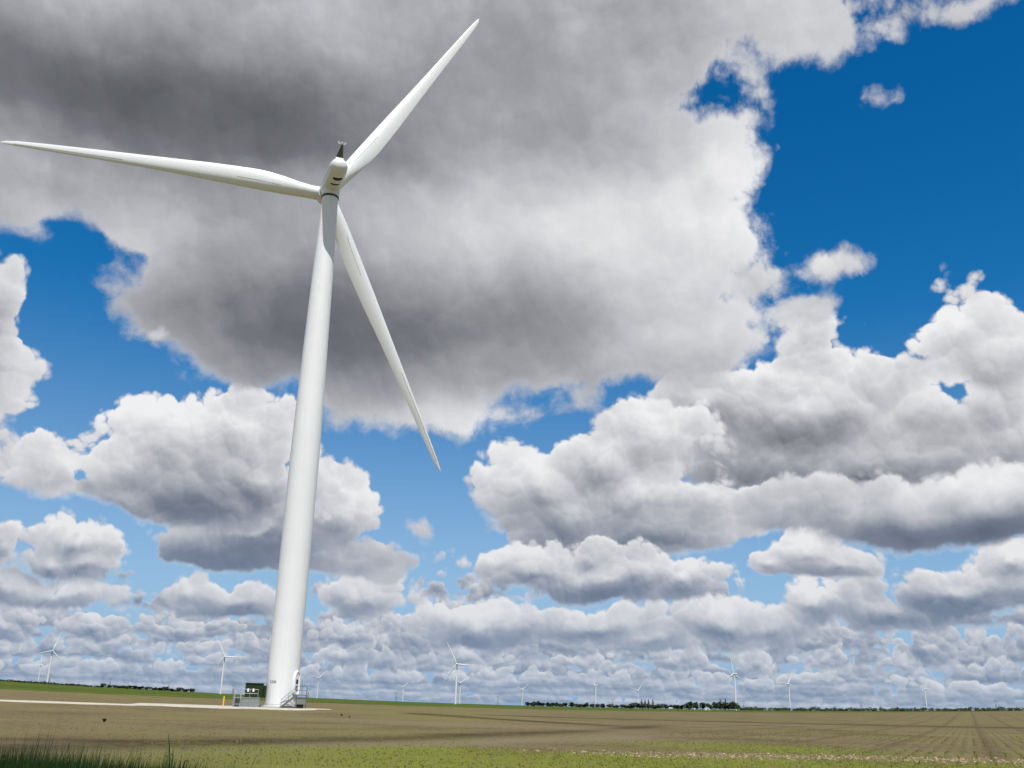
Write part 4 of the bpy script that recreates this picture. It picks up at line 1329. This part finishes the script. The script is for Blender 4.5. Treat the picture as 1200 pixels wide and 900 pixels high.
for (a_, h, w) in [(-21.42, 8.2, 16.0), (-21.13, 6.2, 12.6), (-20.77, 6.8, 22.5), (-20.41, 7.0, 18.6), (-20.13, 7.2, 15.6), (-19.83, 7.2, 15.5), (-19.54, 7.8, 12.6),
                   (-19.24, 6.7, 15.6), (-18.92, 6.6, 14.8), (-18.59, 6.3, 19.7), (-18.3, 8.6, 15.8), (-17.94, 6.5, 21.4), (-17.59, 8.8, 19.2), (-17.29, 6.4, 14.7), (-17.0, 8.5, 14.3)]:
    tree(a_, 1900 + rt.uniform(-20, 20), h, w * 1.15, CROWNS[rt.randrange(5)], 'low dark bushy tree of the thicket on the left horizon', 'thicket on the left horizon')


def wood(name, label, a0, a1, d0, h0, h1, n, leaf, seed):
    """a far wood that reads as one dark line: many small lumps of foliage"""
    rnd = random.Random(seed)
    verts, faces = [], []
    for _ in range(n):
        a_ = rnd.uniform(a0, a1); d_ = d0 + rnd.uniform(-40, 40)
        x, y = d_ * math.sin(R(a_)), d_ * math.cos(R(a_))
        hh = rnd.uniform(h0, h1) * (0.75 + 0.5 * mnoise.noise(Vector((a_ * 2.2, seed, 0))) + 0.35 * mnoise.noise(Vector((a_ * 9, seed, 2))))
        z0 = height(x, y)
        w = rnd.uniform(3, 6)
        for _ in range(26):
            d = Vector((rnd.gauss(0, 1), rnd.gauss(0, 1), rnd.gauss(0, 1))).normalized() * rnd.uniform(0.5, 1.05)
            p = Vector((x + d.x * w, y + d.y * w, z0 + max(0.3, hh * 0.55 + d.z * hh * 0.5)))
            u = Vector((rnd.gauss(0, 1), rnd.gauss(0, 1), rnd.gauss(0, 1))).normalized()
            v_ = u.orthogonal().normalized()
            s_ = leaf * rnd.uniform(0.6, 1.3)
            b_ = len(verts)
            verts += [tuple(p - u * s_), tuple(p + v_ * s_ * 0.7), tuple(p + u * s_), tuple(p - v_ * s_ * 0.7)]
            faces.append((b_, b_ + 1, b_ + 2, b_ + 3))
    me = bpy.data.meshes.new(name)
    me.from_pydata(verts, [], faces)
    o = link(name, me, M['leaf'], kind='stuff')
    tag(o, label, 'woodland')


wood('far_wood', 'long low dark wood along the horizon on the right', 13.1, 33.0, 2300, 6.5, 9.5, 420, 1.5, 3)
wood('far_hedge', 'thin dark hedge line on the horizon at the left edge', -34.0, -21.4, 2100, 3.0, 5.0, 200, 1.2, 4)


# ------------------------------------------------------------------ pale farm sheds in front of the row
def hoop_shed():
    a_, D_ = 11.36, 1840
    x, y = D_ * math.sin(R(a_)), D_ * math.cos(R(a_))
    t_ = thing('hoop_shed', 'white round-roofed shed in front of the high tree block', 'shed', (x, y, height(x, y)), R(-a_ + 12))
    bm = bmesh.new()
    n = 12
    L_ = 7.0
    rings = [[bm.verts.new((sx * 5.2 * 1.0, 0, 0)) for sx in ()] for _ in ()]
    arc = [(-5.2 * math.cos(math.pi * k / n), 4.6 * math.sin(math.pi * k / n) ** 0.8) for k in range(n + 1)]
    f0 = [bm.verts.new((px_, 0, pz_)) for px_, pz_ in arc]; f1 = [bm.verts.new((px_, L_, pz_)) for px_, pz_ in arc]
    for k in range(n): bm.faces.new((f0[k], f0[k + 1], f1[k + 1], f1[k]))
    bm.faces.new(f1)
    bmesh.ops.recalc_face_normals(bm, faces=bm.faces)
    link('roof_shell', auto_smooth(mesh_from('roof_shell', bm), 40), M['shed'], t_)
    bm = bmesh.new()
    bm.faces.new([bm.verts.new((px_ * 0.98, 0.15, pz_ * 0.98)) for px_, pz_ in arc])
    link('end_wall', mesh_from('end_wall', bm), M['shed'], t_)
    bm = bmesh.new(); box(bm, (0.8, 0.08, 1.2), (2.2, 0.1, 2.4))
    link('door', mesh_from('door', bm), M['shed_dark'], t_)


def gable_shed():
    a_, D_ = 9.37, 1845
    x, y = D_ * math.sin(R(a_)), D_ * math.cos(R(a_))
    t_ = thing('farm_shed', 'low pale gabled shed in front of the dense tree stretch', 'shed', (x, y, height(x, y)), R(-a_ - 20))
    bm = bmesh.new(); box(bm, (0, 0, 1.1), (6.5, 5, 2.2)); link('wall', mesh_from('wall', bm), M['panel'], t_)
    bm = bmesh.new()
    v = [bm.verts.new(p) for p in ((-3.5, -2.8, 2.2), (3.5, -2.8, 2.2), (3.5, 2.8, 2.2), (-3.5, 2.8, 2.2), (-3.5, 0, 3.5), (3.5, 0, 3.5))]
    for f in ((0, 1, 5, 4), (2, 3, 4, 5), (0, 4, 3), (1, 2, 5)): bm.faces.new([v[i] for i in f])
    link('roof', mesh_from('roof', bm), M['shed'], t_)
    bm = bmesh.new(); box(bm, (0.6, -2.53, 0.95), (1.4, 0.08, 1.9)); link('door', mesh_from('door', bm), M['shed_dark'], t_)


def tank():
    a_, D_ = 10.67, 1842
    x, y = D_ * math.sin(R(a_)), D_ * math.cos(R(a_))
    t_ = thing('storage_tank', 'tiny white tank with cone top left of the round-roofed shed', 'tank', (x, y, height(x, y)))
    bm = bmesh.new(); lathe(bm, [(1.2, 0), (1.2, 2.6)], 20); link('shell', auto_smooth(mesh_from('shell', bm)), M['shed'], t_)
    bm = bmesh.new(); lathe(bm, [(1.28, 2.6), (0.3, 3.3), (0.28, 3.5), (0.02, 3.5)], 20); link('cone_top', auto_smooth(mesh_from('cone_top', bm)), M['shed'], t_)


hoop_shed(); gable_shed(); tank()


# ------------------------------------------------------------------ young crop, weeds, litter and clods on the near field
def blade_quad(verts, faces, base, tip, width, bend, rnd, seg=2):
    """a tapering bent grass blade"""
    d = tip - base
    side = Vector((d.y, -d.x, 0))
    side = side.normalized() if side.length > 1e-4 else Vector((math.cos(bend), math.sin(bend), 0))
    if rnd.random() < 0.7:
        a_ = rnd.uniform(0, 3.14); side = Vector((math.cos(a_), math.sin(a_), 0))
    prev = None
    for k in range(seg + 1):
        t = k / seg
        p = base + d * t + Vector((d.x, d.y, 0)) * (t * t - t) * 0.8
        w = width * (1 - t) ** 0.7 * 0.5
        if k == seg:
            verts.append(tuple(p)); faces.append((prev[0], prev[1], len(verts) - 1))
        else:
            verts += [tuple(p - side * w), tuple(p + side * w)]
            cur = (len(verts) - 2, len(verts) - 1)
            if prev: faces.append((prev[0], prev[1], cur[1], cur[0]))
            prev = cur


def stuff(name, label, cat, verts, faces, m):
    me = bpy.data.meshes.new(name)
    me.from_pydata(verts, [], faces)
    o = link(name, me, m, kind='stuff')
    return tag(o, label, cat)


rnd = random.Random(5)
verts, faces = [], []
for _ in range(20000):
    y = 31 + 34 * rnd.random() ** 0.9
    x = rnd.uniform(-0.36, 0.62) * y
    n1 = mnoise.noise(Vector((x * 0.12, y * 0.12, 0))) + 0.5 * mnoise.noise(Vector((x * 0.5, y * 0.5, 3)))
    keep = sm(-3, 5, 46.5 + x * 0.05 - y + n1 * 8) * sm(-14, 2, x + 0.1 * y)
    keep = max(keep, 0.9 * math.exp(-(((x - 14.5) / 7.5) ** 2 + ((y - 57) / 8.0) ** 2)), 0.10)
    if rnd.random() > keep * (0.6 + 0.6 * n1): continue
    z = height(x, y)
    for _ in range(3):
        a_ = rnd.uniform(0, 6.28); h = rnd.uniform(0.03, 0.085); s_ = h * rnd.uniform(0.3, 0.9)
        blade_quad(verts, faces, Vector((x, y, z)), Vector((x + math.cos(a_) * s_, y + math.sin(a_) * s_, z + h)), 0.028, a_, rnd, 1)
stuff('weed_cover', 'bright yellow green weeds spread thinly over the near soil', 'weeds', verts, faces, M['sprout'])

verts, faces = [], []
for i in range(-30, 210):                         # rows of seedlings on the right-hand field
    off = 4.0 + i * ROW_STEP * 0.5 if False else i * ROW_STEP
    s_ = 20.0
    while s_ < 135:
        s_ += rnd.uniform(0.22, 0.5) * (1 + s_ / 120)
        p = ROWN * (off + rnd.gauss(0, 0.04)) + ROW * s_
        if p.y < 40 or abs(math.degrees(math.atan2(p.x, p.y)) - 14) > 18 or p.x < 4: continue
        if mnoise.noise(Vector((p.x * 0.09, p.y * 0.05, 7))) < -0.18 or rnd.random() > sm(2, 26, p.x): continue
        z = height(p.x, p.y)
        for _ in range(2):
            a_ = rnd.uniform(0, 6.28); h = rnd.uniform(0.06, 0.14)
            blade_quad(verts, faces, Vector((p.x, p.y, z)), Vector((p.x + math.cos(a_) * h * 0.7, p.y + math.sin(a_) * h * 0.7, z + h)), 0.035, a_, rnd, 1)
stuff('crop_seedlings', 'rows of young green seedlings running towards the right horizon', 'crop', verts, faces, M['sprout'])


def lumps(name, label, cat, n, pos, size, m, flat):
    verts, faces = [], []
    for _ in range(n):
        q = pos()
        if q is None: continue
        x, y = q
        z = height(x, y)
        s_ = size * rnd.uniform(0.4, 1.3) ** 1.5
        b_ = len(verts)
        for dx_, dy_, dz_ in ((-1, -.6, 0), (1, -.5, 0), (.8, .7, 0), (-.7, .8, 0), (rnd.uniform(-.3, .3), rnd.uniform(-.3, .3), flat)):
            verts.append((x + dx_ * s_ * rnd.uniform(.6, 1.2), y + dy_ * s_ * rnd.uniform(.6, 1.2), z + dz_ * s_ * rnd.uniform(.6, 1.2) + (0.0 if dz_ else -0.01)))
        faces += [(b_, b_ + 1, b_ + 4), (b_ + 1, b_ + 2, b_ + 4), (b_ + 2, b_ + 3, b_ + 4), (b_ + 3, b_, b_ + 4)]
    stuff(name, label, cat, verts, faces, m)


def clod_pos():
    y = 31 + 60 * rnd.random() ** 1.3
    return rnd.uniform(-0.62, 0.62) * y, y


def litter_pos():
    x = rnd.uniform(1, 34)
    if rnd.random() > sm(0, 6, x): return None
    return x, 44.5 + 0.22 * x + rnd.gauss(0, 1.6) + 1.5 * mnoise.noise(Vector((x * 0.2, 0, 0)))


lumps('soil_clods', 'small brown soil clods scattered over the near field', 'soil', 9000, clod_pos, 0.04, M['clod'], 0.8)
lumps('straw_litter', 'pale band of straw and stalk litter across the right foreground', 'litter', 1700, litter_pos, 0.075, M['litter'], 0.5)


# ------------------------------------------------------------------ tall verge grass in the lower left corner
def top_el(a_):
    pts = [(-50, -2.3), (-27, -2.55), (-22, -2.95), (-17.7, -3.45), (-13.5, -3.85), (-9, -4.15), (-6, -4.8)]
    for (a0, e0), (a1, e1) in zip(pts, pts[1:]):
        if a_ <= a1: return e0 + (e1 - e0) * (a_ - a0) / (a1 - a0)
    return -6


verts, faces = [], []
for _ in range(60000):
    a_ = -46 + 39.5 * rnd.random() ** 0.8
    if a_ > -15 and rnd.random() > 0.30 + 0.7 * sm(-9, -15, a_): continue
    d_ = rnd.uniform(6.8, 14.5)
    x, y = d_ * math.sin(R(a_)), d_ * math.cos(R(a_))
    z = height(x, y)
    lump = mnoise.noise(Vector((a_ * 0.8, d_, 0))) * 0.16 + mnoise.noise(Vector((a_ * 3.1, 4, d_))) * 0.10
    h = EYE + d_ * math.tan(R(top_el(a_))) - 0.10 + lump * 0.8 + rnd.gauss(0, 0.05) + (rnd.random() ** 8) * 0.16
    h *= min(1.0, 0.35 + (d_ - 6.8) / 1.6, 0.35 + (14.5 - d_) / 2.4) * (1.0 - 0.65 * sm(-14.5, -8.5, a_))   # thins out at its margins
    b_ = rnd.uniform(0, 6.28); s_ = rnd.uniform(0.05, 0.38)
    blade_quad(verts, faces, Vector((x, y, z)), Vector((x + math.cos(b_) * s_, y + math.sin(b_) * s_, z + max(0.2, h))), rnd.uniform(0.016, 0.030), b_, rnd, 3)
stuff('verge_grass', 'tall dark green verge grass filling the lower left corner', 'grass', verts, faces, M['grass'])


def leafy(name, label, loc, leaves, width, m):
    t_ = thing(name, label, 'plant', loc)
    for pts, w in leaves:
        bm = bmesh.new()
        pv = None
        n = 8
        P_ = [Vector(p) for p in pts]
        for k in range(n + 1):
            t = k / n
            p = P_[0] * (1 - t) ** 2 + P_[1] * 2 * t * (1 - t) + P_[2] * t * t
            d = ((P_[1] - P_[0]) * (1 - t) + (P_[2] - P_[1]) * t).normalized()
            s_ = d.cross(Vector((0.15, -1, 0.1))).normalized() * (w * (0.35 + 0.65 * math.sin(math.pi * min(1, 0.25 + t * 0.7))) * (1 - t) ** 0.5 * 0.5)
            dn = Vector((0, -0.25, 0)) * w
            cur = [bm.verts.new(p - s_), bm.verts.new(p + dn), bm.verts.new(p + s_)] if k < n else [bm.verts.new(p)]
            if pv:
                if k < n:
                    bm.faces.new((pv[0], pv[1], cur[1], cur[0])); bm.faces.new((pv[1], pv[2], cur[2], cur[1]))
                else:
                    bm.faces.new((pv[0], pv[1], cur[0])); bm.faces.new((pv[1], pv[2], cur[0]))
            pv = cur
        link('leaf', mesh_from('leaf', bm, True), m, t_)
    return t_


gx, gy = 9.2 * math.sin(R(-17.4)), 9.2 * math.cos(R(-17.4))
leafy('tall_grass_clump', 'tallest grass stalk with drooping leaves standing out of the dark verge', (gx, gy, height(gx, gy)), [
    (((0.0, 0, 0), (0.03, 0, 1.25), (-0.09, 0, 1.625)), 0.030), (((0.01, 0, 0), (0.00, 0, 1.20), (-0.03, 0.02, 1.50)), 0.034),
    (((0.02, 0, 0.2), (0.05, 0, 1.62), (0.13, 0, 1.34)), 0.026), (((-0.02, 0, 0), (-0.04, 0, 1.10), (-0.07, 0, 1.47)), 0.022),
    (((0.03, 0, 0), (0.04, 0, 1.0), (0.06, 0, 1.42)), 0.030), (((0.03, 0.05, 0), (0.12, 0, 1.2), (0.19, 0, 1.36)), 0.022),
    (((-0.03, 0.05, 0), (-0.02, 0, 1.1), (0.01, 0, 1.40)), 0.028)], 0.03, M['grass'])

for (x, y, sc_, lab) in ((-27.4, 71.0, 0.8, 'small dark weed alone on the bare soil at left'), (-17.9, 114.5, 0.6, 'left of the two small weeds right of the gravel pad'),
                         (-16.3, 109.6, 0.5, 'right of the two small weeds right of the gravel pad')):
    lv = []
    for k in range(9):
        b_ = k * 0.75; s_ = rnd.uniform(0.12, 0.30) * sc_
        lv.append((((0, 0, 0), (math.cos(b_) * s_ * 0.6, math.sin(b_) * s_ * 0.6, 0.24 * sc_), (math.cos(b_) * s_, math.sin(b_) * s_, rnd.uniform(0.16, 0.36) * sc_)), 0.11))
    leafy('field_weed', lab, (x, y, height(x, y)), lv, 0.1, M['grass'])
